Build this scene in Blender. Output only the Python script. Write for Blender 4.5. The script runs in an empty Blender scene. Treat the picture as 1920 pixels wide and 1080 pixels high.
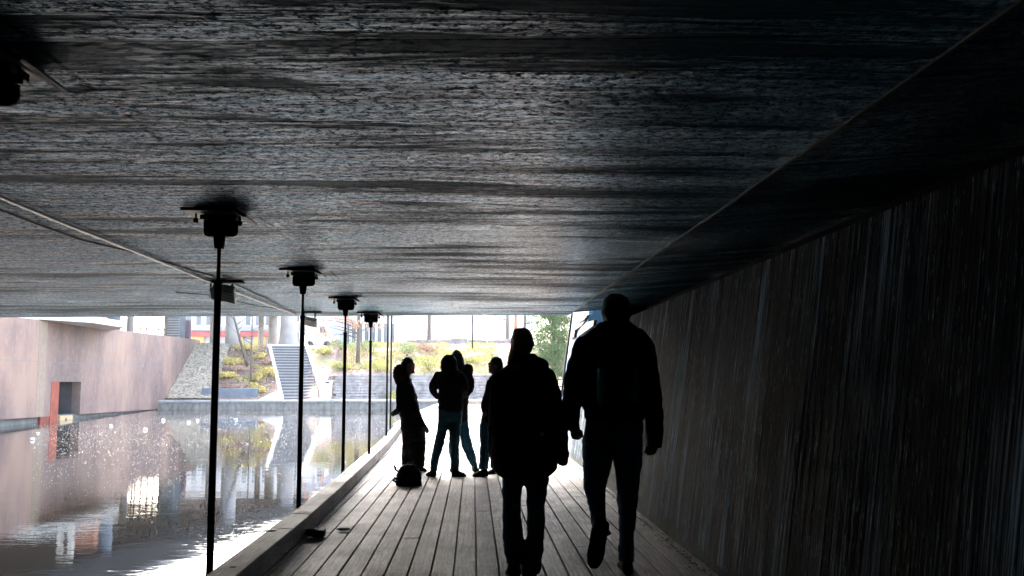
import bpy, bmesh, math, random
from mathutils import Vector, Matrix, Euler, noise
R = math.radians
scene = bpy.context.scene
COL = scene.collection

# ------------------------------------------------------------------ camera, sky, sun, exposure
CAMZ, FPX = 1.28, 1800.0
cam_d = bpy.data.cameras.new("camera"); cam = bpy.data.objects.new("camera", cam_d); COL.objects.link(cam)
cam_d.sensor_width = 36; cam_d.lens = FPX / 1920 * 36; cam_d.clip_start = .05; cam_d.clip_end = 3000
cam.location = (0, 0, CAMZ); cam.rotation_euler = (R(90 + 5.522), 0, R(-2.312))
scene.camera = cam
CM = Euler((R(90 + 5.522), 0, R(-2.312))).to_matrix()

w = bpy.data.worlds.new("World"); scene.world = w; w.use_nodes = True
SUN_EL, SUN_AZ = R(38), R(-25)          # azimuth from +Y, towards +X
nt = w.node_tree; bgn = nt.nodes["Background"]
sky = nt.nodes.new("ShaderNodeTexSky"); sky.sky_type = 'NISHITA'; sky.sun_disc = False
sky.sun_elevation = SUN_EL; sky.sun_rotation = SUN_AZ; sky.dust_density = 4; sky.air_density = 1.0; sky.ozone_density = 1
hs = nt.nodes.new('ShaderNodeHueSaturation'); hs.inputs['Saturation'].default_value = .85   # overcast
nt.links.new(sky.outputs[0], hs.inputs['Color']); nt.links.new(hs.outputs[0], bgn.inputs[0]); bgn.inputs[1].default_value = .15
sd = bpy.data.lights.new("sun", 'SUN'); sd.energy = 1.5; sd.angle = R(25); sd.color = (1, .95, .88)
so = bpy.data.objects.new("sun", sd); COL.objects.link(so)
dirv = Vector((math.sin(SUN_AZ) * math.cos(SUN_EL), math.cos(SUN_AZ) * math.cos(SUN_EL), math.sin(SUN_EL)))
so.rotation_euler = dirv.to_track_quat('Z', 'Y').to_euler(); so.location = (0, 40, 40)
vs = scene.view_settings; vs.view_transform = 'Standard'; vs.look = 'None'; vs.gamma = 1; vs.use_curve_mapping = False
vs.exposure = 3.6
scene.cycles.max_bounces = 8; scene.cycles.diffuse_bounces = 4; scene.cycles.glossy_bounces = 4

def ray(px, py):
    return CM @ Vector(((px - 960) / FPX, -(py - 540) / FPX, -1))
def at(px, py, Y):
    d = ray(px, py); return Vector((d.x * Y / d.y, Y, CAMZ + d.z * Y / d.y))
def onz(px, py, z):
    d = ray(px, py); t = (z - CAMZ) / d.z; return Vector((d.x * t, d.y * t, z))

# ------------------------------------------------------------------ helpers
def lerp(a, b, t): return a + (b - a) * t
def interp(tab, x):
    if x <= tab[0][0]: return tab[0][1]
    for (a, b), (c, d) in zip(tab, tab[1:]):
        if x <= c: return lerp(b, d, (x - a) / (c - a))
    return tab[-1][1]

def tag(o, label=None, cat=None, group=None, kind=None):
    if label: o["label"] = label
    if cat: o["category"] = cat
    if group: o["group"] = group
    if kind: o["kind"] = kind
    return o
def empty(name, loc=(0, 0, 0), rz=0):
    o = bpy.data.objects.new(name, None); COL.objects.link(o); o.location = loc; o.rotation_euler = (0, 0, rz)
    o.empty_display_size = .1
    return o

class MB:
    def __init__(s): s.v = []; s.f = []
    def add(s, vs, fs):
        n = len(s.v); s.v += [tuple(v) for v in vs]; s.f += [tuple(i + n for i in f) for f in fs]; return s
    def box(s, a, b, M=None, taper=None):
        x0, y0, z0 = a; x1, y1, z1 = b
        vs = [Vector(p) for p in [(x0,y0,z0),(x1,y0,z0),(x1,y1,z0),(x0,y1,z0),(x0,y0,z1),(x1,y0,z1),(x1,y1,z1),(x0,y1,z1)]]
        if M is not None: vs = [M @ v for v in vs]
        return s.add(vs, [(0,3,2,1),(4,5,6,7),(0,1,5,4),(1,2,6,5),(2,3,7,6),(3,0,4,7)])
    def tube(s, p0, p1, r0, r1=None, n=10):
        return s.path([p0, p1], [r0, r1 if r1 is not None else r0], n)
    def path(s, pts, rs, n=8):
        pts = [Vector(p) for p in pts]; N = len(pts); vs = []; fs = []
        up = None
        for i, p in enumerate(pts):
            d = (pts[min(i + 1, N - 1)] - pts[max(i - 1, 0)]).normalized()
            if up is None:
                up = Vector((1, 0, 0)) if abs(d.x) < .8 else Vector((0, 1, 0))
            a = d.cross(up).normalized(); b = a.cross(d); up = b
            for k in range(n):
                t = 2 * math.pi * k / n
                vs.append(p + (a * math.cos(t) + b * math.sin(t)) * rs[i])
        for i in range(N - 1):
            for k in range(n):
                fs.append((i*n+k, i*n+(k+1)%n, (i+1)*n+(k+1)%n, (i+1)*n+k))
        fs.append(tuple(range(n))[::-1]); fs.append(tuple((N-1)*n + k for k in range(n)))
        return s.add(vs, fs)
    def rings(s, rings):              # list of rings of equal point count, closed ends
        n = len(rings[0]); vs = [p for r in rings for p in r]; fs = []
        for i in range(len(rings) - 1):
            for k in range(n):
                fs.append((i*n+k, i*n+(k+1)%n, (i+1)*n+(k+1)%n, (i+1)*n+k))
        fs.append(tuple(range(n))[::-1]); fs.append(tuple((len(rings)-1)*n + k for k in range(n)))
        return s.add(vs, fs)
    def ball(s, c, r, n=12, M=None):
        c = Vector(c); rr = r if hasattr(r, '__len__') else (r, r, r); rg = []
        m = n // 2 + 1
        for i in range(m):
            ph = -math.pi / 2 + math.pi * (i + .15) / (m - 1 + .3)
            ring = []
            for k in range(n):
                t = 2 * math.pi * k / n
                p = Vector((math.cos(t) * math.cos(ph) * rr[0], math.sin(t) * math.cos(ph) * rr[1], math.sin(ph) * rr[2]))
                ring.append(c + (M @ p if M is not None else p))
            rg.append(ring)
        return s.rings(rg)
    def prism(s, poly, depthvec):      # polygon of 3D points extruded
        n = len(poly); d = Vector(depthvec); poly = [Vector(p) for p in poly]
        fs = [tuple(range(n)), tuple(range(n, 2*n))[::-1]]
        for k in range(n): fs.append((k, n + k, n + (k+1) % n, (k+1) % n))
        return s.add(poly + [p + d for p in poly], fs)
    def mesh(s, name):
        m = bpy.data.meshes.new(name); m.from_pydata(s.v, [], s.f); m.update()
        bm = bmesh.new(); bm.from_mesh(m); bmesh.ops.recalc_face_normals(bm, faces=bm.faces); bm.to_mesh(m); bm.free()
        return m
    def build(s, name, mat, parent=None, smooth=False, bevel=0, recalc=True, world=True):
        if recalc: m = s.mesh(name)
        else:
            m = bpy.data.meshes.new(name); m.from_pydata(s.v, [], s.f); m.update()
        o = bpy.data.objects.new(name, m); COL.objects.link(o); m.materials.append(mat)
        if smooth:
            for p in m.polygons: p.use_smooth = True
        if bevel:
            b = o.modifiers.new("bevel", 'BEVEL'); b.width = bevel; b.segments = 2; b.limit_method = 'ANGLE'
        if parent:
            o.parent = parent
            if world:
                rot = Matrix.Rotation(parent.rotation_euler[2], 4, 'Z'); M = (Matrix.Translation(parent.location) @ rot).inverted()
                m.transform(M)
        return o

def newmat(name):
    m = bpy.data.materials.new(name); m.use_nodes = True
    nt = m.node_tree; b = nt.nodes["Principled BSDF"]
    return m, nt, b
def N(nt, t, **kw):
    n = nt.nodes.new(t)
    for k, v in kw.items(): setattr(n, k, v)
    return n
def coords(nt, scale=(1, 1, 1), rot=(0, 0, 0), src='Object', loc=(0, 0, 0)):
    tc = N(nt, "ShaderNodeTexCoord"); mp = N(nt, "ShaderNodeMapping")
    mp.inputs['Scale'].default_value = scale; mp.inputs['Rotation'].default_value = rot; mp.inputs['Location'].default_value = loc
    nt.links.new(tc.outputs[src], mp.inputs[0]); return mp.outputs[0]
def noi(nt, vec, scale=5, detail=4, rough=.5, dist=0):
    n = N(nt, "ShaderNodeTexNoise"); n.inputs['Scale'].default_value = scale; n.inputs['Detail'].default_value = detail
    n.inputs['Roughness'].default_value = rough; n.inputs['Distortion'].default_value = dist
    nt.links.new(vec, n.inputs['Vector']); return n.outputs['Fac']
def ramp(nt, fac, stops):
    r = N(nt, "ShaderNodeValToRGB"); cr = r.color_ramp
    while len(cr.elements) < len(stops): cr.elements.new(.5)
    for e, (p, c) in zip(cr.elements, stops):
        e.position = p; e.color = (c, c, c, 1) if not hasattr(c, '__len__') else (*c, 1)
    nt.links.new(fac, r.inputs[0]); return r.outputs[0]
def mixc(nt, a, b, fac, mode='MIX'):
    m = N(nt, "ShaderNodeMix", data_type='RGBA', blend_type=mode)
    for s, v in ((6, a), (7, b)):
        if hasattr(v, 'links'): nt.links.new(v, m.inputs[s])
        else: m.inputs[s].default_value = (*v, 1) if hasattr(v, '__len__') else (v, v, v, 1)
    if hasattr(fac, 'links'): nt.links.new(fac, m.inputs[0])
    else: m.inputs[0].default_value = fac
    return m.outputs[2]
def mth(nt, op, a, b=0.0, c=None):
    m = N(nt, "ShaderNodeMath", operation=op)
    for i, v in enumerate((a, b) if c is None else (a, b, c)):
        if hasattr(v, 'links'): nt.links.new(v, m.inputs[i])
        else: m.inputs[i].default_value = v
    return m.outputs[0]
def bump(nt, b, h, strength=.3, dist=.01, prev=None):
    n = N(nt, "ShaderNodeBump"); n.inputs['Strength'].default_value = strength; n.inputs['Distance'].default_value = dist
    nt.links.new(h, n.inputs['Height'])
    if prev is not None: nt.links.new(prev, n.inputs['Normal'])
    nt.links.new(n.outputs[0], b.inputs['Normal']); return n.outputs[0]

def simple(name, col, rough=.7, var=.25, scale=6, bmp=.15, metal=0, spec=.5, stretch=(1, 1, 1), bd=.01):
    m, nt, b = newmat(name); v = coords(nt, stretch)
    f = noi(nt, v, scale, 6, .6)
    lo = tuple(c * (1 - var) for c in col); hi = tuple(min(1, c * (1 + var)) for c in col)
    c = ramp(nt, f, [(.3, lo), (.7, hi)])
    nt.links.new(c, b.inputs['Base Color']); b.inputs['Roughness'].default_value = rough
    b.inputs['Metallic'].default_value = metal; b.inputs['Specular IOR Level'].default_value = spec
    if bmp: bump(nt, b, noi(nt, v, scale * 4, 5, .6), bmp, bd)
    return m

# ------------------------------------------------------------------ materials
def mat_ceiling(dark=1.0):
    m, nt, b = newmat("soffit concrete")
    rz = R(3.5)
    band = noi(nt, coords(nt, (.22, 1.9, 1), (0, 0, rz)), 1.5, 6, .68, .45)
    patch = noi(nt, coords(nt, (.30, .75, 1), (0, 0, rz), loc=(3.1, 1.7, 0)), .55, 4, .55)
    streak = noi(nt, coords(nt, (.5, 16, 1), (0, 0, rz)), 3.0, 6, .7)
    fine = noi(nt, coords(nt, (1.0, 1.15, 1), (0, 0, rz + R(5))), 62, 3, .6)
    crumb = noi(nt, coords(nt, (.95, 1.2, 1), (0, 0, rz + R(18))), 23, 4, .7)
    bigc = noi(nt, coords(nt, (1, 1.1, 1), (0, 0, rz), loc=(7, 3, 0)), .8, 4, .6)
    sep = N(nt, "ShaderNodeSeparateXYZ"); nt.links.new(coords(nt, (1, 1, 1), (0, 0, rz)), sep.inputs[0])
    wob = mth(nt, 'MULTIPLY', noi(nt, coords(nt, (.6, .6, 1)), 1.0, 2), .12)
    fr = mth(nt, 'FRACT', mth(nt, 'ADD', mth(nt, 'MULTIPLY', sep.outputs[1], 3.15), wob))
    gro = mth(nt, 'LESS_THAN', fr, .045)
    sel = ramp(nt, noi(nt, coords(nt, (.10, 1.3, 1), (0, 0, rz), loc=(9, 0, 0)), 2.5, 3), [(.44, 0), (.50, 1)])
    gro = mth(nt, 'MULTIPLY', gro, sel)
    # longitudinal crack following the deck axis
    s2 = N(nt, "ShaderNodeSeparateXYZ"); nt.links.new(coords(nt), s2.inputs[0])
    cw = mth(nt, 'MULTIPLY', mth(nt, 'SUBTRACT', noi(nt, coords(nt, (0, 1, 0)), 2.2, 5, .7), .5), .10)
    cr = mth(nt, 'LESS_THAN', mth(nt, 'ABSOLUTE', mth(nt, 'ADD', mth(nt, 'ADD', s2.outputs[0], 1.41), cw)), .012)
    cr = mth(nt, 'MULTIPLY', cr, mth(nt, 'GREATER_THAN', noi(nt, coords(nt, (0, 1, 0), loc=(0, 6, 0)), 1.6, 4, .7), .5))
    gro = mth(nt, 'MAXIMUM', gro, mth(nt, 'MULTIPLY', cr, .8))
    wet = ramp(nt, mth(nt, 'ADD', mth(nt, 'MULTIPLY', band, .55), mth(nt, 'MULTIPLY', patch, .45)), [(.455, 0), (.54, 1)])
    f1 = ramp(nt, crumb, [(.44, 0), (.57, 1)]); f2 = ramp(nt, fine, [(.43, 0), (.56, 1)])
    flk = mth(nt, 'MULTIPLY_ADD', f1, .62, mth(nt, 'MULTIPLY', f2, .38))
    stv = ramp(nt, streak, [(.36, .30), (.56, 1)])
    mixv = mth(nt, 'MULTIPLY', mth(nt, 'POWER', flk, 1.1), stv)
    # glare zones: reflected glints painted into the soffit colour inside soft ellipses
    def glare_spot(x0, y0, sx, sy):
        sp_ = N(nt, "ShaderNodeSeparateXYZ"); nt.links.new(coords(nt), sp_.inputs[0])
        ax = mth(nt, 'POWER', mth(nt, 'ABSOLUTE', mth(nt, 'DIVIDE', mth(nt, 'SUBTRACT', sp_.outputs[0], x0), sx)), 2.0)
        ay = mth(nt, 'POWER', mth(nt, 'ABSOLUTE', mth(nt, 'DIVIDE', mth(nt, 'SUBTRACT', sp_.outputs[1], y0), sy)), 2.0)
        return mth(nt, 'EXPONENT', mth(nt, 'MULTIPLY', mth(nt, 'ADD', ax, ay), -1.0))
    bl = mth(nt, 'ADD', mth(nt, 'ADD', glare_spot(.38, 5.4, .40, 2.8), glare_spot(-1.25, 5.2, 1.0, 2.2)), glare_spot(.5, 10.0, .7, 2.0))
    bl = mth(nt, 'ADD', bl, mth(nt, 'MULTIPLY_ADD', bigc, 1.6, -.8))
    glare_mask = ramp(nt, bl, [(.10, 0), (.60, 1)])
    col = ramp(nt, mixv, [(0, (.012, .034, .052)), (.15, (.066, .145, .210)), (.42, (.27, .50, .68)), (.85, (.58, .84, 1.0))])
    smooth_ = ramp(nt, streak, [(.3, (.016, .042, .058)), (.7, (.080, .15, .195))])
    col = mixc(nt, smooth_, col, wet)
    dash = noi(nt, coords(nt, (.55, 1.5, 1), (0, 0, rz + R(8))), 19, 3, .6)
    lime = mth(nt, 'MULTIPLY', ramp(nt, dash, [(.52, 0), (.57, 1)]), glare_mask)  # pale dashes painted as glints within the glare zones
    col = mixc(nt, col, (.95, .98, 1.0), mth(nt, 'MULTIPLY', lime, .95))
    lum = ramp(nt, noi(nt, coords(nt, (.5, .5, 1), (0, 0, rz), loc=(1, 5, 0)), .7, 4), [(.36, .7), (.6, 1.15)])
    col = mixc(nt, col, lum, 1.0, 'MULTIPLY')
    rust = mth(nt, 'MULTIPLY', ramp(nt, noi(nt, coords(nt, (1, 1, 1), loc=(4, 8, 0)), 1.7, 3), [(.68, 0), (.72, 1)]), .35)
    col = mixc(nt, col, (.14, .07, .045), rust)
    col = mixc(nt, col, (.004, .005, .006), gro)
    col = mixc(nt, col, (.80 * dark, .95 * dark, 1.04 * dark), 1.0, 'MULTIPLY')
    nt.links.new(col, b.inputs['Base Color'])
    nt.links.new(ramp(nt, wet, [(0, .5), (1, .20)]), b.inputs['Roughness'])
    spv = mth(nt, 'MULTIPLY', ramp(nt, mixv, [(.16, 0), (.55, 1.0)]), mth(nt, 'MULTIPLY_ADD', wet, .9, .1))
    spv = mth(nt, 'MULTIPLY', spv, mth(nt, 'MULTIPLY_ADD', glare_mask, .65 * dark, .30 * dark))
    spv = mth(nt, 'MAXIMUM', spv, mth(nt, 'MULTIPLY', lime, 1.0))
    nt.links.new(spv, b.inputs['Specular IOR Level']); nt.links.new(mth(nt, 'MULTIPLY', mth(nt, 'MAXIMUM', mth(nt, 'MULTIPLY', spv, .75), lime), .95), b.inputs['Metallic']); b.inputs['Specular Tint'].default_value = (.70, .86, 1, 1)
    p = bump(nt, b, streak, .30, .008)
    p = bump(nt, b, mth(nt, 'MULTIPLY', fine, wet), 1.0, .012, p)
    p = bump(nt, b, mth(nt, 'MULTIPLY', crumb, wet), 1.0, .035, p)
    bump(nt, b, mth(nt, 'SUBTRACT', 1.0, gro), .8, .006, p)
    return m
def mat_rightwall(lightness=1.0):
    m, nt, b = newmat("board marked concrete")
    k = .137
    # coordinates: u along Y, height axis following the lean
    s1 = noi(nt, coords(nt, (0, 15, .22)), 3.6, 7, .78)
    s2 = noi(nt, coords(nt, (0, 2.4, .3)), 1.6, 5, .6)
    spots = noi(nt, coords(nt, (1, 24, 3.2)), 2.4, 4, .7)
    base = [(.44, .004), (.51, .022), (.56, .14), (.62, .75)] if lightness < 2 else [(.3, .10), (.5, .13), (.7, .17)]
    col = ramp(nt, mth(nt, 'ADD', mth(nt, 'MULTIPLY', s1, .6), mth(nt, 'MULTIPLY', s2, .4)), base)
    sp = ramp(nt, spots, [(.61, 0), (.66, 1)])
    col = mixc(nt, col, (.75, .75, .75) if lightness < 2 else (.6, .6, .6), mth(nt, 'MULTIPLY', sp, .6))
    sep = N(nt, "ShaderNodeSeparateXYZ"); nt.links.new(coords(nt), sep.inputs[0])
    jag = noi(nt, coords(nt, (0, 1.3, 0)), 2.0, 5, .6)
    damp = mth(nt, 'LESS_THAN', sep.outputs[2], mth(nt, 'MULTIPLY_ADD', jag, .42, -.12))
    moss = ramp(nt, noi(nt, coords(nt), 9, 5), [(.35, (.012, .012, .009)), (.65, (.05, .05, .03))])
    col = mixc(nt, col, moss, mth(nt, 'MULTIPLY', damp, .85))
    col = mixc(nt, col, (.58, .90, 1.25), 1.0, 'MULTIPLY')
    nt.links.new(col, b.inputs['Base Color']); b.inputs['Roughness'].default_value = .8
    if lightness < 2: nt.links.new(ramp(nt, s1, [(.48, .02), (.62, .6)]), b.inputs['Specular IOR Level'])
    p = bump(nt, b, s1, .8, .012)
    bump(nt, b, noi(nt, coords(nt, (1, 4, 1)), 22, 5, .7), .5, .006, p)
    return m
def mat_wood(name="weathered deck wood", dark=1.0, along=1):
    m, nt, b = newmat(name)
    oi = N(nt, "ShaderNodeObjectInfo")
    sep = N(nt, "ShaderNodeSeparateXYZ"); nt.links.new(coords(nt), sep.inputs[0])
    idx = mth(nt, 'FLOOR', mth(nt, 'DIVIDE', mth(nt, 'ADD', sep.outputs[0], 50.0), .153))
    wn = N(nt, "ShaderNodeTexWhiteNoise", noise_dimensions='1D'); nt.links.new(idx, wn.inputs['W'])
    comb = N(nt, "ShaderNodeCombineXYZ"); nt.links.new(mth(nt, 'MULTIPLY', wn.outputs[0], 40.0), comb.inputs[1])
    add = N(nt, "ShaderNodeVectorMath", operation='ADD')
    nt.links.new(coords(nt, (1, .09, 1)), add.inputs[0]); nt.links.new(comb.outputs[0], add.inputs[1])
    grain = noi(nt, add.outputs[0], 30, 7, .72, 1.2)
    knots = N(nt, "ShaderNodeTexWave", wave_type='BANDS'); knots.inputs['Scale'].default_value = 9
    knots.inputs['Distortion'].default_value = 9; knots.inputs['Detail'].default_value = 3; knots.inputs['Detail Scale'].default_value = 1.3
    nt.links.new(add.outputs[0], knots.inputs['Vector'])
    dirt = noi(nt, coords(nt, (1, .8, 1)), 2.6, 8, .7)
    cross = noi(nt, coords(nt, (1.5, 9, 1)), 3.2, 6, .7)
    c = ramp(nt, grain, [(.34, tuple(x * dark for x in (.040, .030, .025))), (.52, tuple(x * dark for x in (.15, .122, .105))), (.70, tuple(x * dark for x in (.40, .35, .31)))])
    c = mixc(nt, c, tuple(x * dark for x in (.30, .27, .24)), mth(nt, 'MULTIPLY', knots.outputs['Fac'], .35))
    c = mixc(nt, c, tuple(x * dark for x in (.045, .038, .034)), mth(nt, 'MULTIPLY', ramp(nt, dirt, [(.46, 0), (.66, 1)]), .42))
    c = mixc(nt, c, tuple(x * dark for x in (.50, .47, .44)), mth(nt, 'MULTIPLY', ramp(nt, cross, [(.56, 0), (.68, 1)]), .28))
    tone = mth(nt, 'MULTIPLY_ADD', wn.outputs[0], .7, .72)
    tc = N(nt, "ShaderNodeCombineColor")
    for i in range(3): nt.links.new(tone, tc.inputs[i])
    c = mixc(nt, c, tc.outputs[0], 1.0, 'MULTIPLY')
    nt.links.new(c, b.inputs['Base Color'])
    nt.links.new(ramp(nt, dirt, [(.4, .56), (.65, .70)]), b.inputs['Roughness']); b.inputs['Specular IOR Level'].default_value = .4
    p = bump(nt, b, grain, .55, .004)
    bump(nt, b, cross, .35, .006, p)
    return m
def mat_water():
    m, nt, b = newmat("pond water")
    murk = noi(nt, coords(nt, (1, 1, 1)), .25, 4)
    nt.links.new(ramp(nt, murk, [(.35, (.0015, .002, .002)), (.65, (.005, .0045, .003))]), b.inputs['Base Color'])
    b.inputs['Roughness'].default_value = .02; b.inputs['IOR'].default_value = 1.33
    big = noi(nt, coords(nt, (.6, 1.5, 1)), 1.1, 3, .5)
    sm = noi(nt, coords(nt, (1, 2.2, 1)), 5.5, 3, .5)
    amt = ramp(nt, noi(nt, coords(nt, (1, 1, 1), loc=(5, 2, 0)), .22, 3), [(.4, .2), (.6, 1.0)])
    p = bump(nt, b, big, .12, .014)
    bump(nt, b, mth(nt, 'MULTIPLY', sm, amt), .15, .008, p)
    return m
def mat_purple():
    m, nt, b = newmat("stained rust plaster")
    v1 = noi(nt, coords(nt, (1, .55, .16)), 2.4, 6, .65)
    v2 = noi(nt, coords(nt, (1, .5, .4), loc=(3, 0, 0)), .55, 5, .6)
    v3 = noi(nt, coords(nt, (1, 1, 1)), 4, 5, .6)
    c = ramp(nt, v2, [(.34, (.110, .070, .062)), (.5, (.225, .138, .108)), (.66, (.35, .215, .150))])
    c = mixc(nt, c, (.13, .095, .11), mth(nt, 'MULTIPLY', ramp(nt, v1, [(.34, 1), (.46, 0)]), .45))
    c = mixc(nt, c, (.30, .24, .23), mth(nt, 'MULTIPLY', ramp(nt, v3, [(.5, 0), (.7, 1)]), .4))
    # panel joints
    sep = N(nt, "ShaderNodeSeparateXYZ"); nt.links.new(coords(nt), sep.inputs[0])
    f1 = mth(nt, 'LESS_THAN', mth(nt, 'FRACT', mth(nt, 'DIVIDE', sep.outputs[1], 1.35)), .022)
    c = mixc(nt, c, (.10, .07, .08), mth(nt, 'MULTIPLY', f1, mth(nt, 'MULTIPLY', ramp(nt, v1, [(.4, 1), (.6, 0)]), .7)))
    nt.links.new(c, b.inputs['Base Color']); b.inputs['Roughness'].default_value = .75
    bump(nt, b, v3, .2, .01)
    return m
def mat_ground():
    m, nt, b = newmat("earth and leaves")
    a = noi(nt, coords(nt), .5, 5, .6); c1 = noi(nt, coords(nt), 3.5, 8, .75); c2 = noi(nt, coords(nt, (1, 1, 1), loc=(8, 1, 0)), 9, 6, .7)
    c = ramp(nt, c1, [(.35, (.10, .07, .06)), (.5, (.23, .16, .13)), (.65, (.40, .27, .21))])
    c = mixc(nt, c, (.40, .28, .22), mth(nt, 'MULTIPLY', ramp(nt, c2, [(.52, 0), (.62, 1)]), .6))
    c = mixc(nt, c, (.20, .22, .06), ramp(nt, a, [(.52, 0), (.62, .6)]))
    nt.links.new(c, b.inputs['Base Color']); b.inputs['Roughness'].default_value = .95
    bump(nt, b, c1, .8, .1); return m

M = {}
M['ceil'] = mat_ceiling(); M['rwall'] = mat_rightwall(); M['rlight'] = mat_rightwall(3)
M['wood'] = mat_wood(); M['kerbwood'] = mat_wood("kerb timber", .62)
M['water'] = mat_water(); M['purple'] = mat_purple(); M['ground'] = mat_ground()
M['concrete'] = simple("pale concrete", (.36, .35, .33), .8, .3, 3, .3)
M['conc_dark'] = simple("dark wet concrete", (.10, .11, .10), .6, .4, 3, .3)
M['path'] = simple("worn path concrete", (.23, .215, .185), .75, .45, 1.8, .4, stretch=(3, .8, 1))
M['blackmetal'] = simple("black painted steel", (.007, .008, .009), .5, .3, 20, .05, spec=.15)
M['pipemetal'] = simple("dull galvanised conduit", (.10, .11, .12), .3, .5, 14, .1, metal=.6)
M['conduit'] = simple('dark conduit', (.03, .033, .035), .3, .9, 9, .3, spec=.5)
M['cream'] = simple("cream painted steel", (.72, .68, .60), .6, .08, 3, .05)
M['tan'] = simple("tan stone strip", (.30, .22, .155), .8, .15, 5, .1)
M['rust'] = simple("orange red rusted steel", (.30, .040, .012), .7, .4, 3, .2)
M['yellow'] = simple("ochre block", (.58, .40, .20), .8, .2, 5, .1)
M['white'] = simple("white paint", (.8, .8, .8), .6, .04, 3, .02)
M['lampwhite'] = simple("weathered white lamp housing", (.78, .80, .78), .5, .15, 12, .05)
M['black'] = simple("matt black", (.008, .008, .009), .7, .3, 8, .05)
M['stairs'] = simple("grey granite steps", (.10, .105, .11), .8, .15, 5, .1)
M['nosing'] = simple("pale step nosing", (.36, .36, .36), .7, .1, 5, .05)
M['gravel'] = simple("gravel", (.46, .39, .29), .95, .6, 7, .9, bd=.1)
M['column'] = simple("column concrete", (.36, .35, .33), .8, .15, 1.5, .1)
M['coldark'] = simple("dark column cladding", (.13, .16, .19), .6, .2, 2, .1)
M['asphalt'] = simple("asphalt", (.05, .05, .055), .9, .2, 4, .2)
M['bark'] = simple("bark", (.10, .085, .07), .95, .4, 12, .6, bd=.02)
M['red'] = simple("red fascia", (.46, .07, .07), .6, .15, 2, .02)
M['amber'] = simple("amber shopfront", (.62, .36, .08), .6, .3, 2, .02)
M['wallpale'] = simple("pale render", (.48, .48, .46), .85, .06, 1.5, .05)
M['wallgrey'] = simple("grey cladding", (.30, .31, .33), .8, .1, 1.5, .05)
M['bluegrey'] = simple("blue cladding", (.32, .44, .52), .7, .08, 1, .02)
M['brick'] = simple("terracotta brick", (.40, .18, .11), .85, .2, 6, .1)
mg, nt_, b_ = newmat("window glass"); b_.inputs['Base Color'].default_value = (.10, .13, .15, 1); b_.inputs['Roughness'].default_value = .08
M['glass'] = mg
def cloth(name, col, rough=.92, sc=30):
    m = simple(name, col, rough, .35, sc, .35, spec=.12, bd=.006); return m
M['jblack'] = cloth("black jacket cloth", (.010, .010, .012)); M['jdark'] = cloth("charcoal parka cloth", (.006, .006, .007))
M['denim'] = cloth("dark denim", (.055, .10, .20), .9, 60); M['denimblue'] = cloth("blue denim", (.022, .085, .13), .9, 60)
M['trous'] = cloth("black trousers", (.006, .006, .008)); M['fur'] = cloth("brown fur trim", (.055, .030, .016), 1, 60)
M['shoe'] = cloth("dark shoe leather", (.005, .005, .006), .9); M['sole'] = cloth("shoe sole", (.03, .03, .028), .8)
M['skin'] = simple("skin", (.15, .070, .05), .55, .1, 12, .05); M['hairred'] = simple("reddish hair", (.36, .15, .09), .5, .5, 10, .5, stretch=(30, 30, .7))
M['hairdark'] = simple("dark hair", (.006, .005, .005), .55, .4, 10, .5, stretch=(14, 14, 1))
M['teal'] = cloth("teal pack panel", (.04, .32, .30)); M['grey'] = cloth("grey piping", (.35, .36, .37)); M['olive'] = cloth("olive cup sleeve", (.06, .065, .04), .7)
M['eye'] = simple("eye", (.5, .5, .5), .3, .1, 5, 0)
M['paper'] = simple("crumpled paper", (.72, .73, .75), .8, .05, 9, .2)
def leafmat(name, c, var=.45):
    m, nt, b = newmat(name)
    f = noi(nt, coords(nt), 1.7, 4, .7); f2 = noi(nt, coords(nt), 14, 2)
    col = ramp(nt, mth(nt, 'ADD', mth(nt, 'MULTIPLY', f, .6), mth(nt, 'MULTIPLY', f2, .4)), [(.35, tuple(x * (1 - var) for x in c)), (.65, tuple(min(1, x * (1 + var)) for x in c))])
    nt.links.new(col, b.inputs['Base Color']); b.inputs['Roughness'].default_value = .7
    return m
M['leafgreen'] = leafmat("pine green needles", (.10, .17, .055)); M['leafyellow'] = leafmat("yellow autumn leaves", (.56, .45, .12))
M['leaforange'] = leafmat("orange autumn leaves", (.60, .30, .14)); M['leaffall'] = leafmat("fallen leaves", (.42, .28, .20)); M['leaflime'] = leafmat("lime green leaves", (.42, .40, .10))
M['leafmid'] = leafmat("mid green leaves", (.24, .29, .11)); M['leafred'] = leafmat("russet leaves", (.40, .24, .17))

# ------------------------------------------------------------------ terrain, water
def wallL(y): return -13.6 - .0634 * y
ZW = -.25
def hgt(x, y):
    if y < 53.0:
        if x < wallL(y) - 2.2: return 3.2
        if y < -46: return -.1 if x > -1.5 else -1.3
        if x < -1.62: return -1.3
        if x < 2.15: return -.5 if y < 26 else -.06
        if y < 19.5: return 1.7
        k = min(1, (y - 19.5) / 3)
        return lerp(.9, min(3.6, -.06 + (x - 2.15) * .62), k) + .12 * noise.noise(Vector((x, y, 0)) * .8)
    s = (1 if x < -8.2 else 0)
    if s:
        z = .2 + max(0, min(1, (y - 54.3) / 7.2)) * 3.3
        z += .10 * noise.noise(Vector((x, y, 3)) * 1.1) * (1 if 54.4 < y < 62 else 0)
    else:
        z = .2 if y < 57.4 else 1.6 + min(1, (y - 57.4) / 7) * 2.15
        if x > 0: z = max(z, min(3.7, .2 + (x - 1.2) * .6))
        z += .12 * noise.noise(Vector((x, y, 3)) * .7) * (1 if y > 57.4 else 0)
    return z
xs = [-600, -300, -150, -80, -50, -35] + [-26 + .5 * i for i in range(28)] + [-12 + .35 * i for i in range(29)] + [-1.85, -1.63, -1.61, -1, 0, 1, 1.5, 1.9, 2.14, 2.16] + [2.5 + .5 * i for i in range(22)] + [14, 18, 25, 40, 80, 150, 300, 600]
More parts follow.
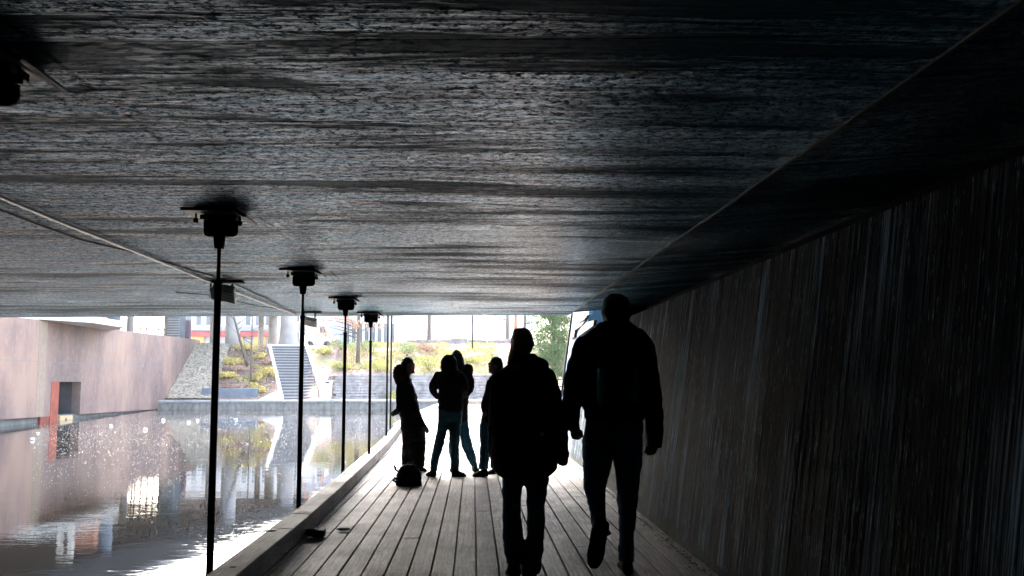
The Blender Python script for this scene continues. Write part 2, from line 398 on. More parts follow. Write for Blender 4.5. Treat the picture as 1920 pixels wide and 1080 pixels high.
ys = [-500, -200, -80, -47, -45.5, -20, 0, 10, 17.4, 19.4, 19.6, 20.5, 21.5, 22.5, 24, 25.9, 26.1] + [27 + 1.3 * i for i in range(20)] + [52.9, 53.1, 53.6, 54.2, 54.6] + [55 + .45 * i for i in range(5)] + [57.35, 57.45] + [57.9 + .45 * i for i in range(17)] + [66, 68, 72, 80, 95, 120, 160, 250, 400, 800]
xs = sorted(set(round(x, 3) for x in xs)); ys = sorted(set(round(y, 3) for y in ys))
mb = MB(); nx = len(xs)
mb.v = [(x, y, hgt(x, y)) for y in ys for x in xs]
mb.f = [(j*nx+i, j*nx+i+1, (j+1)*nx+i+1, (j+1)*nx+i) for j in range(len(ys)-1) for i in range(nx-1)]
tag(mb.build("ground", M['ground'], smooth=False, recalc=False), kind='structure')
mb = MB(); mb.add([(-40, -80, ZW), (-1.63, -80, ZW), (-1.63, 53.0, ZW), (-40, 53.0, ZW)], [(0, 1, 2, 3)])
tag(mb.build("water", M['water'], recalc=False), kind='structure')

# ------------------------------------------------------------------ boardwalk, kerb, path, quay
KI = [(-45, -1.37), (9, -1.37), (12.5, -1.44), (16.8, -1.53), (20, -1.62), (23, -1.74), (28, -1.87), (34, -1.90), (45, -1.63), (53, -1.35)]
def kx(y):
    # smoothed kerb line
    return sum(interp(KI, y + d) for d in (-1.2, -.6, 0, .6, 1.2)) / 5
rnd = random.Random(4)
mb = MB(); pitch = .153; x = -1.37 + .0008
# board gaps measured along the deck: first full gap 0.028 m right of the axis
k0 = int((-1.9 - .0287) / pitch) - 1
for k in range(k0, 12):
    xa = .0287 + k * pitch + .0065; xb = xa + pitch - .013
    if xb > 1.72: xb = 1.66
    if xa > 1.62: break
    y = -12 + rnd.random() * 4
    while y < 25.6:
        L = rnd.choice((3.0, 3.6, 4.2, 4.8)); y2 = min(y + L, 25.6)
        dz = rnd.uniform(-.0025, .0025)
        if kx((y + y2) / 2) - .05 < xb and y2 > y + .1:
            mb.box((xa, y + .003, -.045), (xb, y2 - .003, dz))
        y = y2
tag(mb.build("boardwalk", M['wood'], bevel=.003), kind='structure')
mb = MB(); mb.box((-1.55, -14, -1.0), (1.9, 25.5, -.16))
tag(mb.build("boardwalk_base", M['conc_dark']), kind='structure')
mb = MB()
def strip(mb, fn0, fn1, z0, z1, y0, y1, st):
    n = max(2, int((y1 - y0) / st)); rg = []
    for i in range(n + 1):
        y = lerp(y0, y1, i / n); a, b = fn0(y), fn1(y); j = .006 * noise.noise(Vector((y * 2.3, z1, 1))); a += j; b += .008 * noise.noise(Vector((y * 3.1, z1, 7)))
        rg.append([Vector((a, y, z0)), Vector((b, y, z0)), Vector((b, y, z1)), Vector((a, y, z1))])
    mb.rings(rg)
yb = [-12, -7.4, -2.9, 1.6, 4.4, 7.55, 10.9, 14.2, 17.6, 20.9, 25.6]
for a, b_2 in zip(yb, yb[1:]):
    strip(mb, lambda y: kx(y) - .175, lambda y: kx(y), .012, .158, a + .004, b_2 - .004, .5)
strip(mb, lambda y: kx(y) - .15, lambda y: kx(y) - .02, -.10, .012, -12, 25.6, .5)
tag(mb.build("timber_kerb", M['kerbwood'], bevel=.008), "long weathered timber kerb beam edging the boardwalk beside the water", "kerb")
mb = MB(); strip(mb, lambda y: kx(y) - .16, lambda y: kx(y) - .03, -1.0, -.11, -12, 25.6, .5)
tag(mb.build("kerb_footing", M['conc_dark']), kind='structure')
mb = MB(); strip(mb, lambda y: kx(y), lambda y: 2.2, -.3, -.004, 25.62, 53.2, 1)
tag(mb.build("path", M['path']), kind='structure')
mb = MB(); strip(mb, lambda y: kx(y) - .30, lambda y: kx(y), -1.0, .13, 25.64, 52.8, .8)
tag(mb.build("concrete_kerb", M['concrete'], bevel=.02), "pale concrete kerb continuing beyond the boardwalk towards the far bank", "kerb")
# quay along the far bank: low wall with coping
qa = at(255, 766, 53.0); 
mb = MB(); mb.box((-19, 52.9, -1.2), (-1.7, 53.5, .10)); tag(mb.build("quay_wall", M['path'], bevel=.02), "low grey quay wall along the far edge of the pond", "wall")
cp = MB()
for i in range(12):
    xa = -19 + i * 1.44; cp.box((xa + .01, 52.84, .102), (xa + 1.43, 53.6, .24))
o = cp.build("quay_coping", M['concrete'], bevel=.02); tag(o, "pale stone coping slabs laid along the far quay", "coping")
mb = MB(); mb.box((-19, 53.62, -.2), (3, 54.4, .215)); mb.box((-8.2, 54.4, -.2), (3, 57.3, .215))
tag(mb.build("quay_pavement", M['path']), kind='structure')

# ------------------------------------------------------------------ bridge over the path
ZC = CAMZ + 1.075
e0 = onz(0, 595, ZC); e1 = onz(1070, 590.5, ZC); sl = (e1.y - e0.y) / (e1.x - e0.x)
def ye(x): return e0.y + (x - e0.x) * sl
bridge = empty("bridge", (0, 16, ZC)); tag(bridge, "low dark concrete road bridge spanning the boardwalk and the pond overhead", "bridge")
XR = 1.55
mb = MB()
for (xa, xb, za, zb) in ((-30, XR, 0, 0), (XR + .001, 3.2, .035, .16)):
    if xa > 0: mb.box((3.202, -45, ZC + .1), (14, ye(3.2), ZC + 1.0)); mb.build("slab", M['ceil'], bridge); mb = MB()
    mb.add([(xa, -45, ZC + za), (xb, -45, ZC + zb), (xb, ye(xb), ZC + zb), (xa, ye(xa), ZC + za),
            (xa, -45, ZC + 1.0), (xb, -45, ZC + 1.0), (xb, ye(xb), ZC + 1.0), (xa, ye(xa), ZC + 1.0)],
           [(0, 1, 2, 3), (4, 7, 6, 5), (0, 4, 5, 1), (2, 6, 7, 3), (1, 5, 6, 2), (0, 3, 7, 4)])
mb.build("slab_edge", mat_ceiling(.55), bridge)  # darker copy of the soffit material, right-hand shade put into its colour
# lip running along the edge of the flat slab
mb = MB(); n = 40; rg = []
for i in range(n + 1):
    y = lerp(-10, ye(XR) - .03, i / n); j = .004 * math.sin(i * 2.1)
    rg.append([Vector((XR - .006 + j, y, ZC + .02)), Vector((XR + .010 + j, y, ZC + .02)), Vector((XR + .010 + j, y, ZC - .009)), Vector((XR - .006 + j, y, ZC - .009))])
mb.rings(rg); mb.build("drip_edge", M['conc_dark'], bridge)
pm = MB()
for (y0, y1) in ((-45, 15.2),):
    pm.box((-30, y1 - .5, ZC + 1.0), (14, y1 - .2, ZC + 1.9))
pm.build("parapet", M['concrete'], bridge)
# left abutment under the bridge
mb = MB(); mb.box((-17, -45, -1.3), (-14.9, 16.2, ZC - .003)); tag(mb.build("abutment_wall", M['conc_dark']), "dark concrete abutment carrying the far left end of the bridge", "wall")

mb = MB(); mb.box((-30, -31, -1.3), (3.2, -30.5, ZC - .004)); tag(mb.build("rear_light_blocker", M['conc_dark']), "unseen dark wall added behind the camera to block rear skylight", "wall")  # unseen blocker, added to keep rear skylight off the right wall
# ------------------------------------------------------------------ leaning right wall with board ribs
def leanx(z, x0=1.62): return x0 + .137 * z
rr = random.Random(12)
ZT = 2.06
mb = MB(); y = -12.0; prof = []
yend = 19.0
while y < 16.1:
    wd = rr.choice((.010, .014, .018, .024, .03, .045, .06)) * rr.uniform(.8, 1.2); o_ = rr.uniform(0, .0022)
    prof.append((y, o_)); prof.append((y + wd - .003, o_)); y += wd
prof.append((16.1, 0))
nv = len(prof); zl = [-.25, .35, .9, 1.5, ZT]
for zi, z in enumerate(zl):
    for (yy, oo) in prof:
        jit = .006 * noise.noise(Vector((yy * 3, z * 1.2, 5)))
        mb.v.append((leanx(z) - oo + jit, yy + .06 * z * 0, z))
for zi in range(len(zl) - 1):
    for i in range(nv - 1):
        mb.f.append((zi*nv+i, (zi+1)*nv+i, (zi+1)*nv+i+1, zi*nv+i+1))
n0 = len(mb.v)   # top ledge
for (yy, oo) in (prof[0], prof[-1]): mb.v += [(leanx(ZT) - oo, yy, ZT), (3.2, yy, ZT)]
mb.f.append((n0, n0 + 2, n0 + 3, n0 + 1))
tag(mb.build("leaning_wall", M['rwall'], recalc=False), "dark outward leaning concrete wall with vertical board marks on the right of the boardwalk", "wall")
mb = MB(); mb.box((2.75, -12, ZT + .003), (3.15, 15.1, ZC + .1)); mb.box((2.32, 15.1, ZT + .003), (3.15, 15.45, ZC + .17)); tag(mb.build("bearing_wall", simple('shade-black concrete', (.012, .013, .014), .9, .4, 4, .2, spec=.1)), "black recessed bearing wall between the leaning wall top and the bridge slab", "wall")  # shade of the recess put into the near-black concrete colour
# debris along the wall foot
mb = MB(); r5 = random.Random(3)
for i in range(900):
    y = r5.uniform(3.5, 18); s = r5.uniform(.003, .013); mb.ball((1.60 - abs(r5.gauss(0, .05)), y, s * .2), (s, s * r5.uniform(.8, 2), s * .5), 5)
tag(mb.build("dirt_debris", simple("moss and dirt", (.035, .03, .02), .95, .5, 10, .5)), "loose dirt and moss crumbs along the foot of the leaning wall", "debris", kind='stuff')
# daylight wing wall after the bridge
wing = empty("wing_wall", (1.7, 17.5, 0)); tag(wing, "pale grey leaning wing wall standing in daylight just beyond the bridge", "wall")
mb = MB(); ZG = 2.95
p = []
for (yy, zt) in ((16.12, ZG), (17.4, ZG), (19.0, ZG)):
    p.append([Vector((leanx(-.25), yy, -.25)), Vector((leanx(zt), yy, zt)), Vector((leanx(zt) + .5, yy, zt)), Vector((leanx(-.25) + .5, yy, -.25))])
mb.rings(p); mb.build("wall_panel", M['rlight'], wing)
mb = MB(); rg = []
for yy in (18.97, 19.03):
    rg.append([Vector((leanx(-.05) - .035, yy, -.05)), Vector((leanx(ZG) - .035, yy, ZG)), Vector((leanx(ZG) - .003, yy, ZG)), Vector((leanx(-.05) - .003, yy, -.05))])
mb.rings(rg); mb.build("end_trim", M['blackmetal'], wing)
# dark steel bracing shapes bolted on the wing wall's upper part
def onwall(px, py, off=.03):
    d = ray(px, py); # intersect with leaning plane x = 1.62+.137 z - off
    t = (1.62 - off + .137 * CAMZ) / (d.x - .137 * d.z); return Vector((d.x * t, d.y * t, CAMZ + d.z * t))
for poly in ([(1074, 605), (1096, 595), (1096, 599), (1074, 612)], [(1073, 612), (1096, 602), (1090, 611), (1078, 619), (1076, 632), (1068, 634)],
             [(1084, 622), (1090, 613), (1100, 604), (1114, 600), (1112, 611), (1102, 618), (1084, 631)], [(1093, 591), (1100, 591), (1099, 596), (1093, 596)]):
    pts = [onwall(a, b, .05) for a, b in poly]; mb = MB(); mb.prism(pts, (.046, 0, 0)); mb.build("brace", M['blackmetal'], wing)

# ------------------------------------------------------------------ ceiling posts
def make_post():
    root = empty("ceiling_post", (0, 0, 0))
    top = ZC
    MB().tube((0, 0, -.9), (0, 0, .12), .017, .017, 12).build("foot_rod", M['blackmetal'], root, True)
    b = MB(); b.tube((0, 0, .10), (0, 0, 1.88), .0225, .0215, 16); b.tube((0, 0, 1.88), (0, 0, 1.90), .026, .026, 16); b.tube((0, 0, .09), (0, 0, .115), .026, .026, 16)
    b.build("pole", M['blackmetal'], root, True)
    MB().tube((0, 0, 1.9), (0, 0, 2.15), .0125, .0125, 12).build("upper_rod", M['blackmetal'], root, True)
    f = MB(); rg = []
    for (z, a, d) in ((2.105, .026, .016), (2.13, .030, .018), (2.2, .037, .02), (2.235, .036, .02), (2.255, .024, .018)):
        rg.append([Vector((sx * a, sy * d, z)) for sx, sy in ((-1, -1), (1, -1), (1, 1), (-1, 1))])
    f.rings(rg); f.build("fork", M['blackmetal'], root, bevel=.004)
    g = MB(); w_ = .108; prof = [(-w_, 2.29), (-w_, 2.215), (-w_ + .008, 2.195), (-w_ + .028, 2.186), (w_ - .028, 2.186), (w_ - .008, 2.195), (w_, 2.215), (w_, 2.29)]
    g.prism([(x, -.008 + .03, z) for x, z in prof], (0, .016, 0)); g.build("gusset_plate", M['blackmetal'], root, bevel=.002)
    bl = MB(); bl.tube((0, -.03, 2.222), (0, .05, 2.222), .017, .017, 14); bl.build("pivot_bolt", M['pipemetal'], root, True)
    ch = MB(); ch.box((-.112, -.05, 2.285), (.112, .09, 2.315)); ch.build("channel", M['blackmetal'], root, bevel=.003)
    pl = MB(); prof = [(-.205, 2.323), (-.205, 2.343), (.125, 2.343), (.185, 2.305), (.20, 2.290), (.185, 2.283), (.118, 2.322)]
    pl.prism([(x, -.15, z) for x, z in prof], (0, .34, 0)); pl.box((-.13, -.12, 2.3435), (.13, .16, ZC - .001)); pl.build("ceiling_plate", M['blackmetal'], root, bevel=.003)
    for (x, z) in ((-.142, 2.288), (.132, 2.268)):
        c = MB(); c.tube((x, -.03, z + .038), (x, -.03, z), .006, .006, 8); c.tube((x, -.03, z + .006), (x, -.03, z - .022), .016, .014, 10)
        c.build("clamp_knob", M['blackmetal'], root, True)
    return root
proto = make_post()
def kids(o): return [c for c in bpy.data.objects if c.parent == o]
def copy_tree(o, parent=None):
    c = o.copy(); COL.objects.link(c); c.parent = parent
    for ch in kids(o): copy_tree(ch, c)
    return c
posts = [(3.15, -1.62, 0, "black ceiling post nearest the camera, only its head plate showing top left"),
         (6.05, -1.605, 0, "tall black steel post nearest in full view, standing at the kerb by the white floodlight"),
         (9.25, -1.64, 0, "second full black steel post along the kerb, in front of the far stairs"),
         (12.4, -1.68, 0, "third full black steel post along the kerb, in front of the green bank"),
         (15.05, -1.70, 0, "fourth black steel post along the kerb, the last with its head plate under the bridge"),
         (20.0, None, .9, "thicker of the two headless-looking dark posts standing outside beyond the bridge"),
         (24.0, None, 1.2, "thinner farther dark post standing outside beyond the bridge, right of its twin")]
for i, (y, x, dz, lab) in enumerate(posts):
    o = proto if i == 0 else copy_tree(proto)
    px_ = {1: 404, 2: 565, 3: 646, 4: 694, 5: 726, 6: 733}.get(i)
    if px_: x = at(px_, 700, y).x
    o.location = (x, y, 0)
    if dz: o.scale = (1, 1, 1 + dz / 2.3)
    tag(o, lab, "post", "black steel posts along the water")

# ------------------------------------------------------------------ conduits and floodlights on the ceiling
def conduit(pts, r, name, mat, label, cat="conduit", n=8):
    mb = MB(); mb.path(pts, [r] * len(pts), n)
    tag(mb.build(name, mat, smooth=True), label, cat)
P = [onz(px, py, ZC - .022) for px, py in ((-60, 345), (0, 369), (120, 419), (250, 470), (400, 531), (480, 562), (552, 589))]
conduit(P, .013, "conduit", M['conduit'], "thick glinting steel conduit running along the ceiling over the water")
P = [onz(px, py, ZC - .010) for px, py in ((-60, 373), (0, 393), (80, 424), (150, 449), (235, 469), (330, 497), (430, 527), (500, 560), (555, 588))]
conduit(P, .007, "cable", M['black'], "thin black cable crossing the ceiling beside the thick conduit", "cable", 6)
P = [onz(px, py, ZC - .012) for px, py in ((330, 548), (385, 552), (430, 562), (480, 573), (530, 580))]
conduit(P, .006, "cable", M['black'], "short faint cable sagging behind the white floodlight", "cable", 6)
_x = Vector((.97, 0, -.22)).normalized(); _n = _x.cross(Vector((-.35, .75, -.5))).normalized()
if _n.z < 0: _n = -_n
_y = _n.cross(_x)
FM = Matrix((_x, _y, _n)).transposed().to_4x4()
def floodlight(Y, rz, tilt, sc, label, pxc, pyc):
    c = at(pxc, pyc, Y)
    root = empty("floodlight", (c.x, c.y, ZC)); tag(root, label, "floodlight", "floodlights under the bridge ceiling")
    dz = c.z - ZC
    Mr = Matrix.Translation((c.x, c.y, c.z)) @ FM
    s = sc
    b = MB(); b.box((-.15*s, -.11*s, -.05*s), (.15*s, .11*s, .05*s), Mr); b.build("housing", M['lampwhite'], root, bevel=.006)
    for k in (-.02, .02):
        g = MB(); g.box((.02*s, (k*1.2 - .075)*s, -.0675*s), (.13*s, (k*1.2 - .068)*s, -.0662*s), Mr); g.build("slot", M['black'], root)
    f = MB(); f.box((-.17*s, -.12*s, -.066*s), (.17*s, .12*s, -.051*s), Mr); f.build("glass_frame", M['lampwhite'], root, bevel=.003)
    br = MB(); p0 = Vector((c.x - .17*s, c.y - .03, ZC - .004))
    br.path([p0, (c.x - .175*s, c.y - .03, c.z + .02), Mr @ Vector((-.16*s, -.03, -.01))], [.010, .010, .010], 6)
    br.path([(c.x + .1*s, c.y + .05, ZC - .004), Mr @ Vector((.08*s, .05, .03*s))], [.012, .010], 6)
    br.box((c.x - .19*s, c.y - .06, ZC - .03), (c.x + .26*s, c.y + .06, ZC - .004)); br.build("bracket", M['black'], root)
floodlight(10.4, R(20), 0, .78, "white weathered floodlight hanging from the conduit behind the nearest full post", 420, 548)
floodlight(15.0, R(20), 0, .6, "small dark floodlight at the end of the conduit where the ceiling ends", 583, 603)

# ------------------------------------------------------------------ purple wall on the left
def wtop(y): return CAMZ + 2.33 + .015 * (y - 43.6)
def wbot(y): return CAMZ - 1.27 - .0115 * (y - 31.7)
pw = empty("rust_wall", (wallL(35), 35, 0)); tag(pw, "long pinkish stained wall rising from the pond on the left", "wall")
def onpw(px, py, off=0):
    d = ray(px, py); t = (-13.6 + off) / (d.x + .0634 * d.y); return Vector((d.x * t, d.y * t, CAMZ + d.z * t))
o0 = onpw(97, 716); o1 = onpw(152, 716); o2 = onpw(152, 777); 
mb = MB(); yy0 = 17.5; yya, yyb = o0.y, o1.y; zo = o0.z
def pwq(mb, y0, y1, z0a, z0b, z1a, z1b, th=.35):
    rg = []
    for (y, a, b) in ((y0, z0a, z1a), (y1, z0b, z1b)):
        rg.append([Vector((wallL(y), y, a)), Vector((wallL(y), y, b)), Vector((wallL(y) - th, y, b)), Vector((wallL(y) - th, y, a))])
    mb.rings(rg)
pwq(mb, yy0, yya, wbot(yy0), wbot(yya), wtop(yy0), wtop(yya))
pwq(mb, yya, yyb, zo, zo, wtop(yya), wtop(yyb))
pwq(mb, yyb, 62.5, wbot(yyb), wbot(62.5), wtop(yyb), wtop(62.5))
mb.build("wall_face", M['purple'], pw)
mb = MB()   # horizontal seam, proud shadow gap
pwq(mb, yy0, 62, CAMZ + .685 + (yy0 - 31.7) * .0018, CAMZ + .74, CAMZ + .70 + (yy0 - 31.7) * .0018, CAMZ + .755, .002)
o = mb.build("seam", M['coldark'], pw)
for v in o.data.vertices: v.co.x += .003
ts = [onpw(70, 700).y, onpw(85, 700).y]
mb = MB(); pwq(mb, ts[0], ts[1], wbot(ts[0]) + .01, wbot(ts[1]) + .01, wtop(ts[0]) - .02, wtop(ts[1]) - .02, .003); o = mb.build("tan_strip", M['tan'], pw)
for v in o.data.vertices: v.co.x += .006
mb = MB(); y0 = 17.5
rg = []
for y in (17.5, 62):
    rg.append([Vector((wallL(y) - .6, y, -1.3)), Vector((wallL(y) - .12, y, -1.3)), Vector((wallL(y) - .12, y, wbot(y) + .02)), Vector((wallL(y) - .6, y, wbot(y) + .02))])
mb.rings(rg); mb.build("footing", M['conc_dark'], pw)
# opening: red reveal, dark room behind
slate = simple('dark slate panel', (.030, .036, .052), .7, .5, 1.2, .1)
m1 = MB(); ya_, yb2 = yya - 2.2, yyb + .02
m1.prism([Vector((wallL(ya_) - 1.3, ya_, -.6)), Vector((wallL(yb2) - 1.3, yb2, -.6)), Vector((wallL(yb2) - 1.3, yb2, zo + .3)), Vector((wallL(ya_) - 1.3, ya_, zo + .3))], (-.1, 0, 0)); m1.build("recessed_panel", slate, pw)
m1 = MB(); m1.box((wallL(yyb) - 1.3, yyb + .003, -.6), (wallL(yyb) - .352, yyb + .2, zo + .3)); m1.build("reveal", slate, pw)
m1 = MB(); m1.box((wallL(yyb) - 1.3, yya - 2.2, zo + .003), (wallL(yya) - .36, yyb, zo + .2)); m1.build("soffit", slate, pw)
m1 = MB(); m1.box((wallL(yyb) - 1.3, yya - 2.4, -.6), (wallL(yya) - .36, yya - 2.2, zo + .2)); m1.build("reveal", slate, pw)
rd = MB(); a_, b__ = onpw(97, 716, .01), onpw(111.5, 716, .01)
rg = []
for pnt in (a_, b__): rg.append([Vector((pnt.x, pnt.y, -.6)), Vector((pnt.x, pnt.y, zo - .004)), Vector((pnt.x - .3, pnt.y, zo - .004)), Vector((pnt.x - .3, pnt.y, -.6))])
rd.rings(rg)
a2, b2 = onpw(76, 780, -.02), onpw(97, 780, -.02)
rg = []
for pnt in (a2, b2): rg.append([Vector((pnt.x, pnt.y, -.6)), Vector((pnt.x, pnt.y, wbot(pnt.y) - .004)), Vector((pnt.x - .3, pnt.y, wbot(pnt.y) - .004)), Vector((pnt.x - .3, pnt.y, -.6))])
rd.rings(rg); rd.build("red_jamb", M['rust'], pw)
yb_ = MB(); a2, b2 = onpw(112.5, 790, .03), onpw(136, 790, .03); rg = []
for pnt in (a2, b2): rg.append([Vector((pnt.x, pnt.y, -.6)), Vector((pnt.x, pnt.y, wbot(pnt.y) - .01)), Vector((pnt.x - .3, pnt.y, wbot(pnt.y) - .01)), Vector((pnt.x - .3, pnt.y, -.6))])
yb_.rings(rg); tag(yb_.build("ochre_block", M['yellow']), "square ochre block with a round hole at the foot of the pink wall", "block")
c_ = onpw(124, 790, .04); hb = MB(); hb.tube((c_.x, c_.y, c_.z), (c_.x - .03, c_.y, c_.z), .14, .14, 16); o = hb.build("outlet", M['conc_dark']); o.parent = bpy.data.objects["ochre_block"]
# balcony slab and things above the wall
bal = empty("canopy", onpw(150, 610)); tag(bal, "cream angular balcony slab jutting from the top of the pink wall", "balcony")
def slab(poly, th, mat, name):
    mb = MB(); mb.prism(poly, (0, 0, th)); return mb.build(name, mat, bal)
A = onpw(78, 600, .03); B = onpw(211, 620, .03); zt = A.z
q1, q2, q3, q4 = onpw(76, 600, .02), onpw(127, 607, .9), onpw(138, 611, 1.0), onpw(208, 622, .05)
zz = 3.52
slab([Vector((q1.x, q1.y, zz)), Vector((q1.x + 1.1, q1.y + 2.0, zz)), Vector((q1.x + 1.1, q1.y + 5.6, zz)), Vector((wallL(q4.y), q4.y, zz)), Vector((wallL(q4.y) - 2.2, q4.y, zz)), Vector((q1.x - 2.2, q1.y, zz))], .26, M['cream'], "slab")
mb = MB(); dfr = at(139, 600, 47); mb.box((dfr.x - .35, 47, zz + .27), (dfr.x - .15, 47.3, zz + 2.8)); mb.box((dfr.x + .15, 47, zz + .27), (dfr.x + .35, 47.3, zz + 2.8)); mb.box((dfr.x - .35, 47, zz + 2.801), (dfr.x + .35, 47.3, zz + 3.0)); mb.build("door_frame", M['cream'], bal)
for (pxa, Yd, wd, mt) in ((172, 47.5, 1.1, 'brick'), (156, 48.8, .7, 'coldark')):
    c = at(pxa, 605, Yd); mb = MB(); mb.box((c.x - wd/2, c.y, zz + .263), (c.x + wd/2, c.y + .5, zz + 2.6)); mb.build("screen_wall", M[mt], bal)

# ------------------------------------------------------------------ viaduct with columns
via = empty("viaduct", (-18, 55, 3.5)); tag(via, "grey elevated viaduct deck above the pink wall, seen mirrored in the pond", "viaduct")
def vx(y): return -18.7 + .24 * (y - 47.5)
mb = MB(); rg = []
for y in (24, 74):
    rg.append([Vector((vx(y), y, 6.8)), Vector((vx(y), y, 8.1)), Vector((vx(y) - 15, y, 8.1)), Vector((vx(y) - 15, y, 6.8))])
mb.rings(rg); mb.build("deck_slab", simple('dark viaduct concrete', (.006, .012, .017), .8, .2, 1, .1), via)
mb = MB(); rg = []
for y in (24, 74):
    rg.append([Vector((vx(y) + .02, y, 8.11)), Vector((vx(y) + .02, y, 8.5)), Vector((vx(y) - .2, y, 8.5)), Vector((vx(y) - .2, y, 8.11))])
mb.rings(rg); mb.build("barrier", M['coldark'], via)
cols = [(210, 27, 50, 'coldark', 0), (243, 13, 57, 'column', 0), (328, 37, 60, 'coldark', 0), (399, 11, 66, 'column', 0), (436, 27, 61.8, 'column', 0), (489, 10, 72, 'column', 0), (511, 17, 72, 'column', 0), (541, 30, 70, 'column', 1)]
clab = ["dark wide round column farthest left above the pink wall", "slim grey column right of the dark round column above the pink wall", "dark ribbed wide column behind the end of the pink wall",
        "narrow pale column just left of the nearest full post", "broad grey round column just right of the nearest full post", "thin white column at the head of the stairs",
        "pale round column behind the head of the stairs", "wide pale flared column behind the stairs, its foot spreading"]
for (px, wp, Y, mt, flare), lab in zip(cols, clab):
    c = at(px, 640, Y); r = wp / 2 * Y / FPX; mb = MB()
    zb = 2.9 if not flare else 3.3
    if flare: mb.path([(c.x, Y, zb), (c.x, Y, 4.2), (c.x, Y, 5.2), (c.x, Y, 6.79)], [r * 1.6, r * 1.15, r, r], 20)
    else: mb.path([(c.x, Y, zb), (c.x, Y, 6.79)], [r, r], 20)
    tag(mb.build("column", M[mt], smooth=True), lab, "column", "columns under the viaduct")
# railing and door by the columns
rl = empty("railing", at(285, 620, 54)); tag(rl, "dark thin railing of upright bars between the columns above the pink wall", "railing")
for px in (258, 263, 274, 286, 297, 308):
    c = at(px, 630, 54 + (px - 258) * .01); MB().box((c.x - .03, c.y - .03, 3.0), (c.x + .03, c.y + .03, 5.6)).build("bar", M['blackmetal'], rl)
a, b2 = at(255, 625, 53.9), at(312, 625, 54.6); MB().tube((a.x, a.y, 4.15), (b2.x, b2.y, 4.15), .03, .03, 6).build("rail", M['blackmetal'], rl)
lv = empty("louvre_panel", at(328, 620, 57)); tag(lv, "pale louvred panel standing in front of the dark wide column", "louvre")
a = at(314, 620, 57); b2 = at(336, 620, 57)
MB().box((a.x, 57, 3.0), (b2.x, 57.06, 5.0)).build("panel", M['coldark'], lv)
for k in range(12): MB().box((a.x, 56.9, 3.2 + k * .15), (b2.x, 56.99, 3.26 + k * .15)).build("slat", M['column'], lv)
a = at(350, 620, 60); MB_ = MB().box((a.x - .15, 60, 3.1), (a.x + .15, 60.4, 5.0)); tag(MB_.build("marker_panel", simple("aubergine panel", (.12, .07, .10), .7)), "narrow dark aubergine panel at the end of the pink wall", "panel")

# ------------------------------------------------------------------ gravel bank, planted bank, terraces
mb = MB(); r7 = random.Random(5)
def bankz(y): return .2 + max(0, min(1, (y - 54.3) / 7.2)) * 3.3
gx0 = lambda y: wallL(y) + .02
gx1 = lambda y: lerp(at(398, 740, 54).x, at(432, 645, 61.5).x, (y - 54) / 7.5)
ng = 60; mg_ = 26
for j in range(ng + 1):
    y = lerp(54.0, 61.6, j / ng)
    for i in range(mg_ + 1):
        x = lerp(gx0(y), gx1(y), i / mg_); e = min(i, mg_ - i, 3) / 3
        mb.v.append((x, y, bankz(y) + .14 + .07 * noise.noise(Vector((x * 3, y * 3, 1)))))
for j in range(ng):
    for i in range(mg_): mb.f.append((j*(mg_+1)+i, j*(mg_+1)+i+1, (j+1)*(mg_+1)+i+1, (j+1)*(mg_+1)+i))
tag(mb.build("gravel_slope", M['gravel'], recalc=False), kind='structure')
mb = MB()
for i in range(1500):
    y = r7.uniform(54, 61.5); x = r7.uniform(gx0(y) + .1, gx1(y)); s = r7.uniform(.03, .085)
    mb.ball((x, y, bankz(y) + .15), (s, s * .8, s * .7), 5)
tag(mb.build("pebbles", M['gravel']), "pale pebbles covering the steep bank at the end of the pink wall", "pebbles", kind='stuff')
def wallbox(px0, px1, Y, y_top, y_bot, th, mat, name, label, cat="wall"):
    a, b = at(px0, y_top, Y), at(px1, y_top, Y); zb = at(px0, y_bot, Y).z
    mb = MB(); mb.box((a.x, Y, zb - .2), (b.x, Y + th, a.z)); tag(mb.build(name, mat, bevel=.02), label, cat)
wallbox(378, 482, 54.6, 728, 746, .4, M['coldark'], "low_wall", "low dark stone wall at the foot of the planted bank left of the stairs")
wallbox(412, 468, 57.9, 695, 700, .3, M['coldark'], "terrace_edge", "thin dark terrace edge halfway up the planted bank")
# dry stone wall right of the stairs
dsw = MB(); r8 = random.Random(8); 
for row in range(9):
    z0 = .2 + row * .165; x = -8.3 + r8.random() * .3; yy = 57.0 + row * .045
    while x < 2.8:
        L = r8.uniform(.25, .8); dsw.box((x + .01, yy + r8.uniform(0, .05), z0 + .008), (x + L - .01, yy + .5, z0 + .155 + r8.uniform(-.02, .01))); x += L
tag(dsw.build("dry_stone_wall", simple("grey slate stone", (.32, .295, .28), .9, .5, 2.2, .4), bevel=.012), "long grey dry stone retaining wall below the green bank", "wall")
MBt = MB(); r8 = random.Random(18); x = -4.5
while x < 3:
    L = r8.uniform(.5, 1.4); MBt.box((x, 65 + r8.uniform(-.1, .1), 3.3), (x + L - .02, 65.6, 4.05 + r8.uniform(-.05, .08))); x += L
tag(MBt.build("top_wall", simple("weathered bank wall", (.22, .20, .20), .9, .4, 2, .3), bevel=.02), "low rough stone wall along the top of the grassy bank behind the people", "wall")

